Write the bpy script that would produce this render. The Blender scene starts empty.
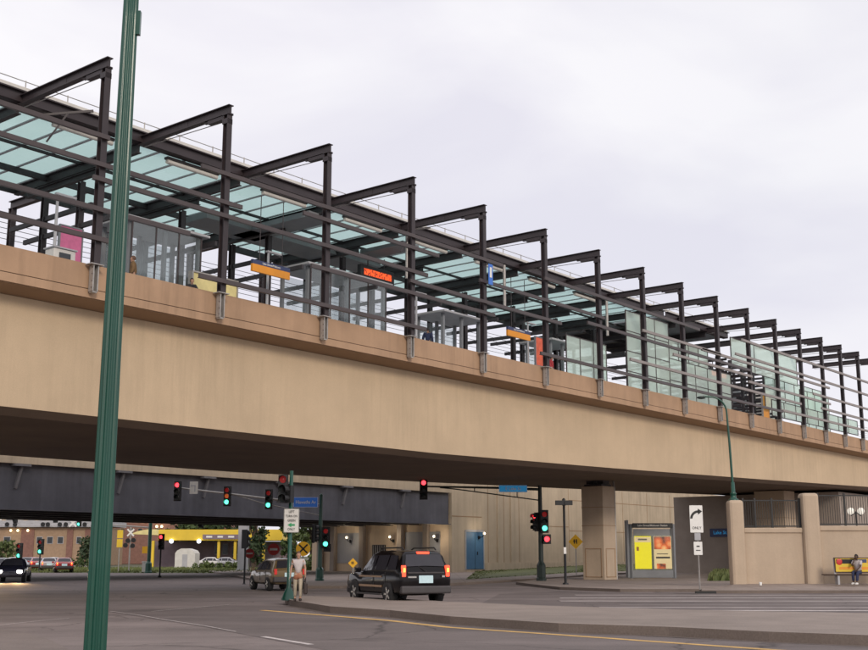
import bpy, math, random
from mathutils import Vector, Matrix
random.seed(7)
S = bpy.context.scene
C = S.collection
R_ = math.radians
PI = math.pi

# ------------------------------------------------------------------ camera frame (world X runs along the viaduct, Y away from the camera)
FPX, EYE = 1150.0, 1.6
PITCH = math.atan(231 / 1150)
YAW = math.atan(945 / math.hypot(1150, 231))
FH = Vector((math.cos(YAW), math.sin(YAW), 0))      # level direction into the scene
RT = Vector((math.sin(YAW), -math.cos(YAW), 0))     # to the right; the street runs along this
ZZ = Vector((0, 0, 1))
FW = FH * math.cos(PITCH) + ZZ * math.sin(PITCH)
UP = -FH * math.sin(PITCH) + ZZ * math.cos(PITCH)
CAM = Vector((0, 0, EYE))
def ray(x, y): return FW * FPX + RT * (x - 434) + UP * (325 - y)
def gp(x, y, z=0.0):                                 # point of the level z that the sight line meets
    d = ray(x, y); return CAM + d * ((z - EYE) / d.z)
def dp(x, y, dist):                                  # point at a distance into the scene
    d = ray(x, y); return CAM + d * (dist / d.dot(FH))
def gd(x, dist, z=0.0):                              # point of level z under sight column x at a distance
    p = FH * dist + RT * ((x - 434) * dist * 1.0 / 1173.0); return Vector((p.x, p.y, z))
def yp(x, y, Y):
    d = ray(x, y); return CAM + d * (Y / d.y)
ROADA = math.atan2(RT.y, RT.x)                       # heading of the street
FA = math.atan2(FH.y, FH.x)

# ------------------------------------------------------------------ materials
def mat(name, col, rough=0.7, metal=0.0, var=0.12, scale=3.0, bump=0.0, streak=0.0, emit=0.0, ecol=None, spec=0.5, fine=0.0, coat=0.0, stretch=None, runs=0.0):
    m = bpy.data.materials.new(name); m.use_nodes = True
    nt = m.node_tree; N = nt.nodes; L = nt.links
    b = N['Principled BSDF']
    b.inputs['Roughness'].default_value = rough; b.inputs['Metallic'].default_value = metal
    b.inputs['Specular IOR Level'].default_value = spec
    b.inputs['Coat Weight'].default_value = coat
    g = N.new('ShaderNodeNewGeometry')
    pos = g.outputs['Position']
    if stretch:
        mp = N.new('ShaderNodeMapping'); mp.inputs['Scale'].default_value = stretch
        L.new(pos, mp.inputs['Vector']); pos = mp.outputs['Vector']
    nz = N.new('ShaderNodeTexNoise'); nz.inputs['Scale'].default_value = scale; nz.inputs['Detail'].default_value = 6; nz.inputs['Roughness'].default_value = 0.62
    L.new(pos, nz.inputs['Vector'])
    mr = N.new('ShaderNodeMapRange'); mr.inputs['From Min'].default_value = 0.28; mr.inputs['From Max'].default_value = 0.72
    mr.inputs['To Min'].default_value = 1 - var; mr.inputs['To Max'].default_value = 1 + var
    L.new(nz.outputs['Fac'], mr.inputs['Value'])
    fac = mr.outputs['Result']
    if streak:
        mp = N.new('ShaderNodeMapping'); mp.inputs['Scale'].default_value = (1.6, 1.6, 0.10); L.new(g.outputs['Position'], mp.inputs['Vector'])
        n2 = N.new('ShaderNodeTexNoise'); n2.inputs['Scale'].default_value = 1.3; n2.inputs['Detail'].default_value = 5; L.new(mp.outputs['Vector'], n2.inputs['Vector'])
        m2 = N.new('ShaderNodeMapRange'); m2.inputs['From Min'].default_value = 0.3; m2.inputs['From Max'].default_value = 0.7
        m2.inputs['To Min'].default_value = 1 - streak; m2.inputs['To Max'].default_value = 1 + streak * 0.4; L.new(n2.outputs['Fac'], m2.inputs['Value'])
        mu = N.new('ShaderNodeMath'); mu.operation = 'MULTIPLY'; L.new(fac, mu.inputs[0]); L.new(m2.outputs['Result'], mu.inputs[1]); fac = mu.outputs[0]
    if runs:                                         # sparse rain runs and damp marks
        mp = N.new('ShaderNodeMapping'); mp.inputs['Scale'].default_value = (2.4, 2.4, 0.16); L.new(g.outputs['Position'], mp.inputs['Vector'])
        n5 = N.new('ShaderNodeTexNoise'); n5.inputs['Scale'].default_value = 1.0; n5.inputs['Detail'].default_value = 7; n5.inputs['Roughness'].default_value = 0.7; L.new(mp.outputs['Vector'], n5.inputs['Vector'])
        n6 = N.new('ShaderNodeTexNoise'); n6.inputs['Scale'].default_value = 0.09; n6.inputs['Detail'].default_value = 3; L.new(g.outputs['Position'], n6.inputs['Vector'])
        ml = N.new('ShaderNodeMath'); ml.operation = 'MULTIPLY'; L.new(n5.outputs['Fac'], ml.inputs[0]); L.new(n6.outputs['Fac'], ml.inputs[1])
        m5 = N.new('ShaderNodeMapRange'); m5.inputs['From Min'].default_value = 0.27; m5.inputs['From Max'].default_value = 0.40; m5.inputs['To Min'].default_value = 1.0; m5.inputs['To Max'].default_value = 1 - runs; L.new(ml.outputs[0], m5.inputs['Value'])
        mu = N.new('ShaderNodeMath'); mu.operation = 'MULTIPLY'; L.new(fac, mu.inputs[0]); L.new(m5.outputs['Result'], mu.inputs[1]); fac = mu.outputs[0]
    if fine:
        n3 = N.new('ShaderNodeTexNoise'); n3.inputs['Scale'].default_value = 38; n3.inputs['Detail'].default_value = 3; L.new(g.outputs['Position'], n3.inputs['Vector'])
        m3 = N.new('ShaderNodeMapRange'); m3.inputs['From Min'].default_value = 0.3; m3.inputs['From Max'].default_value = 0.7
        m3.inputs['To Min'].default_value = 1 - fine; m3.inputs['To Max'].default_value = 1 + fine; L.new(n3.outputs['Fac'], m3.inputs['Value'])
        mu = N.new('ShaderNodeMath'); mu.operation = 'MULTIPLY'; L.new(fac, mu.inputs[0]); L.new(m3.outputs['Result'], mu.inputs[1]); fac = mu.outputs[0]
    vm = N.new('ShaderNodeVectorMath'); vm.operation = 'SCALE'; vm.inputs[0].default_value = col[:3]; L.new(fac, vm.inputs['Scale'])
    L.new(vm.outputs['Vector'], b.inputs['Base Color'])
    if bump:
        bp = N.new('ShaderNodeBump'); bp.inputs['Strength'].default_value = bump; bp.inputs['Distance'].default_value = 0.02
        n4 = N.new('ShaderNodeTexNoise'); n4.inputs['Scale'].default_value = scale * 9; n4.inputs['Detail'].default_value = 4; L.new(g.outputs['Position'], n4.inputs['Vector'])
        L.new(n4.outputs['Fac'], bp.inputs['Height']); L.new(bp.outputs['Normal'], b.inputs['Normal'])
    if emit:
        b.inputs['Emission Color'].default_value = (*(ecol or col)[:3], 1); b.inputs['Emission Strength'].default_value = emit
    return m

def lit(name, col, e): return mat(name, [c * 0.4 for c in col], 0.4, var=0.02, emit=e, ecol=col)

M = {}
M['concrete'] = mat('tan_concrete', (0.56, 0.428, 0.285), 0.85, var=0.09, scale=0.35, bump=0.2, streak=0.035, fine=0.06, runs=0.11)
M['parapet'] = mat('orange_tan_concrete', (0.44, 0.285, 0.18), 0.85, runs=0.2, var=0.09, scale=0.8, bump=0.12, streak=0.08, fine=0.04)
M['ledge'] = mat('dark_tan_concrete', (0.33, 0.215, 0.13), 0.85, var=0.08, scale=0.8)  # darker parapet tan: shade under the overhang put into colour; also for joints
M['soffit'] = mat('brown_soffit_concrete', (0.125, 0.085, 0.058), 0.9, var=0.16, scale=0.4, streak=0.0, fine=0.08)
M['stucco'] = mat('tan_stucco', (0.49, 0.385, 0.285), 0.9, var=0.07, scale=0.9, bump=0.3, streak=0.08, fine=0.05)
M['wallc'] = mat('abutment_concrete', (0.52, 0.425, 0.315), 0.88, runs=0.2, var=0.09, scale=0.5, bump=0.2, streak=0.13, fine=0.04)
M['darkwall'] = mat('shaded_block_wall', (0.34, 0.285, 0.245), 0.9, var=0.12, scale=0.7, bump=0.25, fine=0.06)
M['steel'] = mat('dark_bronze_steel', (0.036, 0.026, 0.029), 0.5, 0.0, var=0.18, scale=1.5, fine=0.06)
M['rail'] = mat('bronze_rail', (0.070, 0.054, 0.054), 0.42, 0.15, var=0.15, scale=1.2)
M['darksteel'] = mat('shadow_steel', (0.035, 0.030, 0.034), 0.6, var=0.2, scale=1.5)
M['palerail'] = mat('pale_bronze_rail', (0.27, 0.235, 0.22), 0.42, 0.15, var=0.15, scale=1.2)  # right-hand rails: their reflective sheen put into a lighter colour
M['lightface'] = mat('pale_abutment_face', (0.74, 0.58, 0.42), 0.88, var=0.10, scale=0.5, streak=0.1)  # light on the wall under the overpass put into a paler concrete colour
M['galv'] = mat('galvanised_steel', (0.40, 0.38, 0.36), 0.5, 0.4, var=0.2, scale=4)
M['bluesteel'] = mat('slate_girder_paint', (0.10, 0.10, 0.122), 0.62, var=0.2, scale=0.6, streak=0.2, fine=0.05)
M['stiff'] = mat('pale_slate_paint', (0.16, 0.155, 0.17), 0.6, var=0.2, scale=2)
M['green'] = mat('dark_green_paint', (0.005, 0.066, 0.043), 0.33, 0.0, var=0.12, scale=2.0, fine=0.05, coat=0.2, stretch=(1, 1, 0.3))
M['blackgreen'] = mat('blackish_green_paint', (0.012, 0.022, 0.019), 0.45, var=0.15)
M['black'] = mat('black_paint', (0.012, 0.012, 0.013), 0.5, var=0.15)
M['rubber'] = mat('tyre_rubber', (0.02, 0.02, 0.021), 0.85, var=0.2)
M['white'] = mat('white_paint', (0.78, 0.77, 0.74), 0.55, var=0.06, scale=4)
M['offwhite'] = mat('weathered_white', (0.62, 0.60, 0.56), 0.65, var=0.1, scale=2)
M['yellow'] = mat('sign_yellow', (0.80, 0.43, 0.02), 0.45, var=0.06, emit=0.10, ecol=(0.8, 0.43, 0.02))
M['shopyellow'] = mat('canopy_yellow', (0.75, 0.52, 0.04), 0.5, var=0.08, scale=0.5)
M['blue'] = mat('sign_blue', (0.03, 0.14, 0.52), 0.4, var=0.08, emit=0.12, ecol=(0.05, 0.2, 0.7))
M['lightblue'] = mat('sign_bright_blue', (0.03, 0.30, 0.62), 0.4, var=0.08, emit=0.25, ecol=(0.03, 0.33, 0.7))  # slight glow added to brighten the sign face, which has no lamp
M['doorblue'] = mat('blue_door_paint', (0.055, 0.15, 0.28), 0.55, var=0.12, scale=2)
M['signred'] = mat('sign_red', (0.55, 0.03, 0.03), 0.4, var=0.06)
M['signgreen'] = mat('sign_green', (0.02, 0.28, 0.10), 0.4, var=0.06)
M['orange'] = mat('sign_orange', (0.78, 0.30, 0.02), 0.45, var=0.06)
M['navy'] = mat('sign_navy', (0.035, 0.05, 0.13), 0.45, var=0.1)
M['pink'] = mat('pink_poster', (0.62, 0.15, 0.30), 0.5, var=0.15, scale=4)
M['redposter'] = mat('red_orange_poster', (0.75, 0.13, 0.06), 0.5, var=0.25, scale=3)
M['paleyellow'] = mat('pale_yellow_panel', (0.72, 0.62, 0.28), 0.5, var=0.15, scale=2)
M['greypanel'] = mat('grey_metal_panel', (0.20, 0.21, 0.225), 0.5, var=0.12, scale=1)
M['palegrey'] = mat('pale_grey_concrete', (0.42, 0.42, 0.44), 0.8, var=0.08, scale=1, streak=0.1)
M['brick'] = mat('red_brown_brick', (0.22, 0.115, 0.09), 0.9, var=0.18, scale=2.5)
M['tanbrick'] = mat('tan_brick', (0.34, 0.235, 0.155), 0.9, var=0.15, scale=2.5)
M['shopwall'] = mat('mauve_shop_wall', (0.22, 0.165, 0.19), 0.85, var=0.15, scale=1)
M['winglass'] = mat('dark_window_glass', (0.03, 0.035, 0.04), 0.08, var=0.3, scale=0.6)
M['autoglass'] = mat('tinted_car_glass', (0.035, 0.034, 0.042), 0.06, var=0.1)
M['chrome'] = mat('bright_alloy', (0.62, 0.60, 0.56), 0.25, 0.8, var=0.1)
M['carblack'] = mat('black_car_paint', (0.006, 0.005, 0.006), 0.16, var=0.08, coat=0.05, spec=0.28)
M['cargold'] = mat('gold_car_paint', (0.20, 0.145, 0.075), 0.3, 0.2, var=0.08, coat=0.8)
M['carred'] = mat('red_car_paint', (0.33, 0.015, 0.018), 0.25, var=0.08, coat=0.8)
M['carsilver'] = mat('silver_car_paint', (0.45, 0.44, 0.45), 0.3, 0.4, var=0.08, coat=0.8)
M['carwhite'] = mat('white_car_paint', (0.66, 0.64, 0.62), 0.3, var=0.06, coat=0.8)
M['cardark'] = mat('navy_car_paint', (0.02, 0.02, 0.035), 0.2, var=0.08, coat=0.8)
M['bumper'] = mat('grey_plastic', (0.055, 0.050, 0.052), 0.6, var=0.12)
M['plate'] = mat('number_plate', (0.50, 0.66, 0.70), 0.4, var=0.1, scale=14, emit=0.15)
M['gold_trim'] = mat('champagne_trim', (0.36, 0.22, 0.12), 0.35, 0.3, var=0.1)  # colour of the orange ground reflections along the black car's sides
M['taillit'] = lit('lit_tail_lamp', (1.0, 0.07, 0.03), 2.4)
M['tailcore'] = lit('tail_lamp_core', (1.0, 0.32, 0.05), 4.0)
M['taildim'] = mat('red_lens', (0.42, 0.02, 0.02), 0.25, var=0.05, emit=0.25, ecol=(1, 0.05, 0.03))
M['headlit'] = lit('lit_head_lamp', (1.0, 0.90, 0.72), 22.0)
M['red_on'] = lit('red_signal_lens', (1.0, 0.045, 0.06), 3.4)
M['red_dim'] = mat('red_signal_off', (0.16, 0.015, 0.015), 0.3, var=0.1, emit=0.12, ecol=(1, 0.05, 0.05))
M['green_on'] = lit('green_signal_lens', (0.10, 1.0, 0.62), 3.0)
M['amber_off'] = mat('amber_signal_off', (0.5, 0.13, 0.03), 0.3, var=0.1, emit=0.35, ecol=(1, 0.2, 0.05))
M['lens_off'] = mat('dark_signal_lens', (0.02, 0.03, 0.03), 0.2, var=0.1)
M['led'] = None
M['walllamp'] = lit('wall_lamp_glow', (1.0, 0.86, 0.66), 0.8)
M['globe'] = lit('white_globe_lamp', (1.0, 0.93, 0.82), 0.7)
M['warmlamp'] = lit('warm_shop_lamp', (1.0, 0.80, 0.45), 4.0)
M['whitelamp'] = lit('cold_canopy_lamp', (0.88, 0.92, 1.0), 4.0)
M['adyellow'] = lit('lit_yellow_poster', (1.0, 0.80, 0.0), 1.0)
M['adcream'] = lit('lit_cream_poster', (1.0, 0.72, 0.36), 0.8)
M['skin'] = mat('skin_light', (0.44, 0.25, 0.17), 0.6, var=0.05)
M['skindark'] = mat('skin_dark', (0.09, 0.048, 0.03), 0.6, var=0.05)
M['hair'] = mat('dark_hair', (0.018, 0.012, 0.01), 0.7, var=0.2)
M['hairbrown'] = mat('brown_hair', (0.10, 0.05, 0.03), 0.7, var=0.2)
M['shirt'] = mat('white_shirt_cloth', (0.50, 0.45, 0.435), 0.85, var=0.1, scale=6)
M['denim'] = mat('navy_denim', (0.022, 0.03, 0.075), 0.85, var=0.15, scale=6)
M['cream'] = mat('cream_cloth', (0.42, 0.36, 0.27), 0.85, var=0.1, scale=6)
M['rust'] = mat('rust_cloth', (0.33, 0.135, 0.075), 0.85, var=0.12, scale=6)
M['browncoat'] = mat('brown_coat_cloth', (0.17, 0.10, 0.045), 0.9, var=0.2, scale=8)
M['darkcloth'] = mat('dark_cloth', (0.03, 0.03, 0.036), 0.9, var=0.15)
M['redcloth'] = mat('red_cloth', (0.4, 0.04, 0.05), 0.85, var=0.1)
M['leather'] = mat('dark_leather', (0.03, 0.018, 0.015), 0.55, var=0.1)
M['wood'] = mat('bench_wood', (0.06, 0.035, 0.022), 0.7, var=0.2, scale=6)
M['bark'] = mat('tree_bark', (0.07, 0.05, 0.035), 0.95, var=0.3, scale=5)

def leafmat(name, a, b):
    m = bpy.data.materials.new(name); m.use_nodes = True; nt = m.node_tree; N = nt.nodes; L = nt.links
    p = N['Principled BSDF']; p.inputs['Roughness'].default_value = 0.7
    g = N.new('ShaderNodeNewGeometry'); nz = N.new('ShaderNodeTexNoise'); nz.inputs['Scale'].default_value = 0.9; nz.inputs['Detail'].default_value = 3
    L.new(g.outputs['Position'], nz.inputs['Vector'])
    mx = N.new('ShaderNodeMix'); mx.data_type = 'RGBA'
    mx.inputs['A'].default_value = (*a, 1); mx.inputs['B'].default_value = (*b, 1)
    mr = N.new('ShaderNodeMapRange'); mr.inputs['From Min'].default_value = 0.35; mr.inputs['From Max'].default_value = 0.65; L.new(nz.outputs['Fac'], mr.inputs['Value'])
    ad = N.new('ShaderNodeMath'); ad.operation = 'MULTIPLY_ADD'; ad.inputs[1].default_value = 0.5; L.new(g.outputs['Random Per Island'], ad.inputs[0])
    hf = N.new('ShaderNodeMath'); hf.operation = 'MULTIPLY'; hf.inputs[1].default_value = 0.5; L.new(mr.outputs['Result'], hf.inputs[0]); L.new(hf.outputs[0], ad.inputs[2])
    L.new(ad.outputs[0], mx.inputs['Factor']); L.new(mx.outputs['Result'], p.inputs['Base Color'])
    return m
M['leaf'] = leafmat('leaf_mid', (0.022, 0.045, 0.012), (0.085, 0.125, 0.032))
M['leafdark'] = leafmat('leaf_dark', (0.012, 0.026, 0.010), (0.045, 0.075, 0.022))
M['leafpale'] = leafmat('leaf_pale', (0.045, 0.075, 0.02), (0.12, 0.15, 0.045))
M['grass'] = leafmat('grass_blade', (0.07, 0.10, 0.028), (0.17, 0.185, 0.06))

def glassmat(name, tint, trans, transl, gloss=0.12, diff=0.22, panes=False):
    # tinted glazing: part clear, part milky so that it glows with the sky behind it
    m = bpy.data.materials.new(name); m.use_nodes = True; nt = m.node_tree; N = nt.nodes; L = nt.links
    N.remove(N['Principled BSDF']); out = N['Material Output']
    tr = N.new('ShaderNodeBsdfTransparent'); tr.inputs['Color'].default_value = (*trans, 1)
    tl = N.new('ShaderNodeBsdfTranslucent'); tl.inputs['Color'].default_value = (*tint, 1)
    df = N.new('ShaderNodeBsdfDiffuse'); df.inputs['Color'].default_value = (*tint, 1)
    gl = N.new('ShaderNodeBsdfGlossy'); gl.inputs['Roughness'].default_value = 0.08
    g = N.new('ShaderNodeNewGeometry'); nz = N.new('ShaderNodeTexNoise'); nz.inputs['Scale'].default_value = 0.5; nz.inputs['Detail'].default_value = 4
    L.new(g.outputs['Position'], nz.inputs['Vector'])
    mr = N.new('ShaderNodeMapRange'); mr.inputs['To Min'].default_value = transl - 0.12; mr.inputs['To Max'].default_value = transl + 0.12; L.new(nz.outputs['Fac'], mr.inputs['Value'])
    m0 = N.new('ShaderNodeMixShader'); m0.inputs[0].default_value = diff; L.new(tl.outputs[0], m0.inputs[1]); L.new(df.outputs[0], m0.inputs[2])
    if panes:                                        # each pane a little different
        sn = N.new('ShaderNodeVectorMath'); sn.operation = 'SNAP'; sn.inputs[1].default_value = (1.34, 3.03, 50); of = N.new('ShaderNodeVectorMath'); of.operation = 'ADD'; of.inputs[1].default_value = (-.2, 0, 0)
        L.new(g.outputs['Position'], of.inputs[0]); L.new(of.outputs[0], sn.inputs[0]); wn = N.new('ShaderNodeTexWhiteNoise'); L.new(sn.outputs[0], wn.inputs['Vector'])
        ma = N.new('ShaderNodeMath'); ma.operation = 'MULTIPLY_ADD'; ma.inputs[1].default_value = 0.34; L.new(wn.outputs['Value'], ma.inputs[0])
        sb = N.new('ShaderNodeMath'); sb.operation = 'SUBTRACT'; sb.inputs[1].default_value = 0.17; L.new(mr.outputs['Result'], sb.inputs[0]); L.new(sb.outputs[0], ma.inputs[2]); mr_out = ma.outputs[0]
    else: mr_out = mr.outputs['Result']
    m1 = N.new('ShaderNodeMixShader'); L.new(mr_out, m1.inputs[0]); L.new(tr.outputs[0], m1.inputs[1]); L.new(m0.outputs[0], m1.inputs[2])
    m2 = N.new('ShaderNodeMixShader'); m2.inputs[0].default_value = gloss; L.new(m1.outputs[0], m2.inputs[1]); L.new(gl.outputs[0], m2.inputs[2])
    L.new(m2.outputs[0], out.inputs['Surface'])
    return m
M['roofglass'] = glassmat('teal_roof_glass', (0.72, 0.86, 0.84), (0.76, 0.87, 0.85), 0.55, 0.05, 0.22, True)
M['screenglass'] = glassmat('pale_green_screen_glass', (0.90, 0.985, 0.935), (0.88, 0.975, 0.93), 0.50, 0.03, 0.5)
M['clearglass'] = glassmat('clear_grey_glass', (0.55, 0.60, 0.62), (0.92, 0.95, 0.95), 0.14, 0.07)

def ledmat():
    m = bpy.data.materials.new('orange_led_rows'); m.use_nodes = True; nt = m.node_tree; N = nt.nodes; L = nt.links
    p = N['Principled BSDF']; p.inputs['Base Color'].default_value = (0.02, 0.012, 0.01, 1)
    g = N.new('ShaderNodeNewGeometry'); mp = N.new('ShaderNodeMapping'); mp.inputs['Scale'].default_value = (22, 22, 9); L.new(g.outputs['Position'], mp.inputs['Vector'])
    nz = N.new('ShaderNodeTexNoise'); nz.inputs['Scale'].default_value = 1.0; nz.inputs['Detail'].default_value = 1; L.new(mp.outputs['Vector'], nz.inputs['Vector'])
    mr = N.new('ShaderNodeMapRange'); mr.inputs['From Min'].default_value = 0.42; mr.inputs['From Max'].default_value = 0.5; mr.inputs['To Min'].default_value = 0.25; mr.inputs['To Max'].default_value = 1.5; L.new(nz.outputs['Fac'], mr.inputs['Value'])
    p.inputs['Emission Color'].default_value = (1, 0.10, 0.015, 1); L.new(mr.outputs['Result'], p.inputs['Emission Strength'])
    return m
M['led'] = ledmat()

def groundmat(name, base, dark, kind):
    m = bpy.data.materials.new(name); m.use_nodes = True; nt = m.node_tree; N = nt.nodes; L = nt.links
    p = N['Principled BSDF']; p.inputs['Roughness'].default_value = 0.82; p.inputs['Specular IOR Level'].default_value = 0.35
    g = N.new('ShaderNodeNewGeometry')
    def noise(scale, det, vec=None, rough=0.6):
        n = N.new('ShaderNodeTexNoise'); n.inputs['Scale'].default_value = scale; n.inputs['Detail'].default_value = det; n.inputs['Roughness'].default_value = rough
        L.new(vec or g.outputs['Position'], n.inputs['Vector']); return n.outputs['Fac']
    def rng(v, a, b, c, d):
        r = N.new('ShaderNodeMapRange'); r.inputs['From Min'].default_value = a; r.inputs['From Max'].default_value = b; r.inputs['To Min'].default_value = c; r.inputs['To Max'].default_value = d
        L.new(v, r.inputs['Value']); return r.outputs['Result']
    def mul(a, b):
        q = N.new('ShaderNodeMath'); q.operation = 'MULTIPLY'; L.new(a, q.inputs[0]); L.new(b, q.inputs[1]); return q.outputs[0]
    big = rng(noise(0.12, 4), 0.35, 0.65, 0.86, 1.12)
    mid = rng(noise(1.1, 5), 0.3, 0.7, 0.90, 1.10)
    fin = rng(noise(26, 3), 0.3, 0.7, 0.86, 1.14)
    f = mul(mul(big, mid), fin)
    if kind == 'road':
        mp = N.new('ShaderNodeMapping'); mp.vector_type = 'TEXTURE'; mp.inputs['Rotation'].default_value = (0, 0, ROADA); L.new(g.outputs['Position'], mp.inputs['Vector'])
        m2 = N.new('ShaderNodeMapping'); m2.inputs['Scale'].default_value = (0.02, 0.55, 1); L.new(mp.outputs['Vector'], m2.inputs['Vector'])
        f = mul(f, rng(noise(1.0, 3, m2.outputs['Vector']), 0.36, 0.64, 0.82, 1.10))
        dn = N.new('ShaderNodeTexNoise'); dn.inputs['Scale'].default_value = 0.5; dn.inputs['Detail'].default_value = 4; L.new(g.outputs['Position'], dn.inputs['Vector'])
        av = N.new('ShaderNodeVectorMath'); av.operation = 'MULTIPLY_ADD'; av.inputs[1].default_value = (2.2, 2.2, 0); L.new(dn.outputs['Color'], av.inputs[0]); L.new(g.outputs['Position'], av.inputs[2])
        vo = N.new('ShaderNodeTexVoronoi'); vo.feature = 'DISTANCE_TO_EDGE'; vo.inputs['Scale'].default_value = 0.16; L.new(av.outputs[0], vo.inputs['Vector'])
        f = mul(f, rng(vo.outputs['Distance'], 0.0, 0.008, 0.5, 1.0))
        f = mul(f, rng(noise(0.33, 6, None, 0.7), 0.56, 0.70, 1.0, 0.74))
        f = mul(f, rng(noise(3.2, 4, None, 0.7), 0.60, 0.72, 1.0, 0.8))
    if kind == 'walk':
        mp = N.new('ShaderNodeMapping'); mp.vector_type = 'TEXTURE'; mp.inputs['Rotation'].default_value = (0, 0, ROADA); L.new(g.outputs['Position'], mp.inputs['Vector'])
        br = N.new('ShaderNodeTexBrick'); br.offset = 0.0; br.inputs['Scale'].default_value = 1.0; br.inputs['Mortar Size'].default_value = 0.02; br.inputs['Brick Width'].default_value = 1.8; br.inputs['Row Height'].default_value = 1.8
        br.inputs['Color1'].default_value = (1, 1, 1, 1); br.inputs['Color2'].default_value = (0.93, 0.93, 0.93, 1); br.inputs['Mortar'].default_value = (0.6, 0.6, 0.6, 1)
        L.new(mp.outputs['Vector'], br.inputs['Vector'])
        f = mul(f, br.outputs['Color'])
    mx = N.new('ShaderNodeVectorMath'); mx.operation = 'SCALE'; mx.inputs[0].default_value = base; L.new(f, mx.inputs['Scale'])
    L.new(mx.outputs[0], p.inputs['Base Color'])
    bp = N.new('ShaderNodeBump'); bp.inputs['Strength'].default_value = 0.25; bp.inputs['Distance'].default_value = 0.01
    L.new(noise(60, 3), bp.inputs['Height']); L.new(bp.outputs['Normal'], p.inputs['Normal'])
    return m
M['road'] = groundmat('worn_road_surface', (0.218, 0.180, 0.170), None, 'road')
M['road2'] = groundmat('darker_asphalt', (0.160, 0.132, 0.125), None, 'road')
M['walk'] = groundmat('pinkish_paving', (0.30, 0.245, 0.215), None, 'walk')
M['medtop'] = groundmat('median_concrete', (0.275, 0.225, 0.195), None, 'plain')
M['medtop2'] = groundmat('corner_concrete', (0.20, 0.165, 0.15), None, 'plain')
M['gutterpan'] = groundmat('dirty_gutter', (0.15, 0.12, 0.105), None, 'plain')
M['kerb'] = groundmat('kerb_concrete', (0.17, 0.135, 0.115), None, 'plain')
M['dirt'] = groundmat('dry_ground', (0.10, 0.10, 0.06), None, 'plain')
M['wornband'] = mat('pale_worn_lane_band', (0.30, 0.258, 0.245), 0.85, var=0.25, scale=0.9, fine=0.2)
M['linewhite'] = mat('worn_white_line', (0.56, 0.50, 0.48), 0.8, var=0.3, scale=3, fine=0.2)
M['lineyellow'] = mat('worn_yellow_line', (0.60, 0.37, 0.12), 0.8, var=0.22, scale=3, fine=0.2)
M['grassbase'] = groundmat('lawn_soil', (0.12, 0.135, 0.05), None, 'plain')

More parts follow.
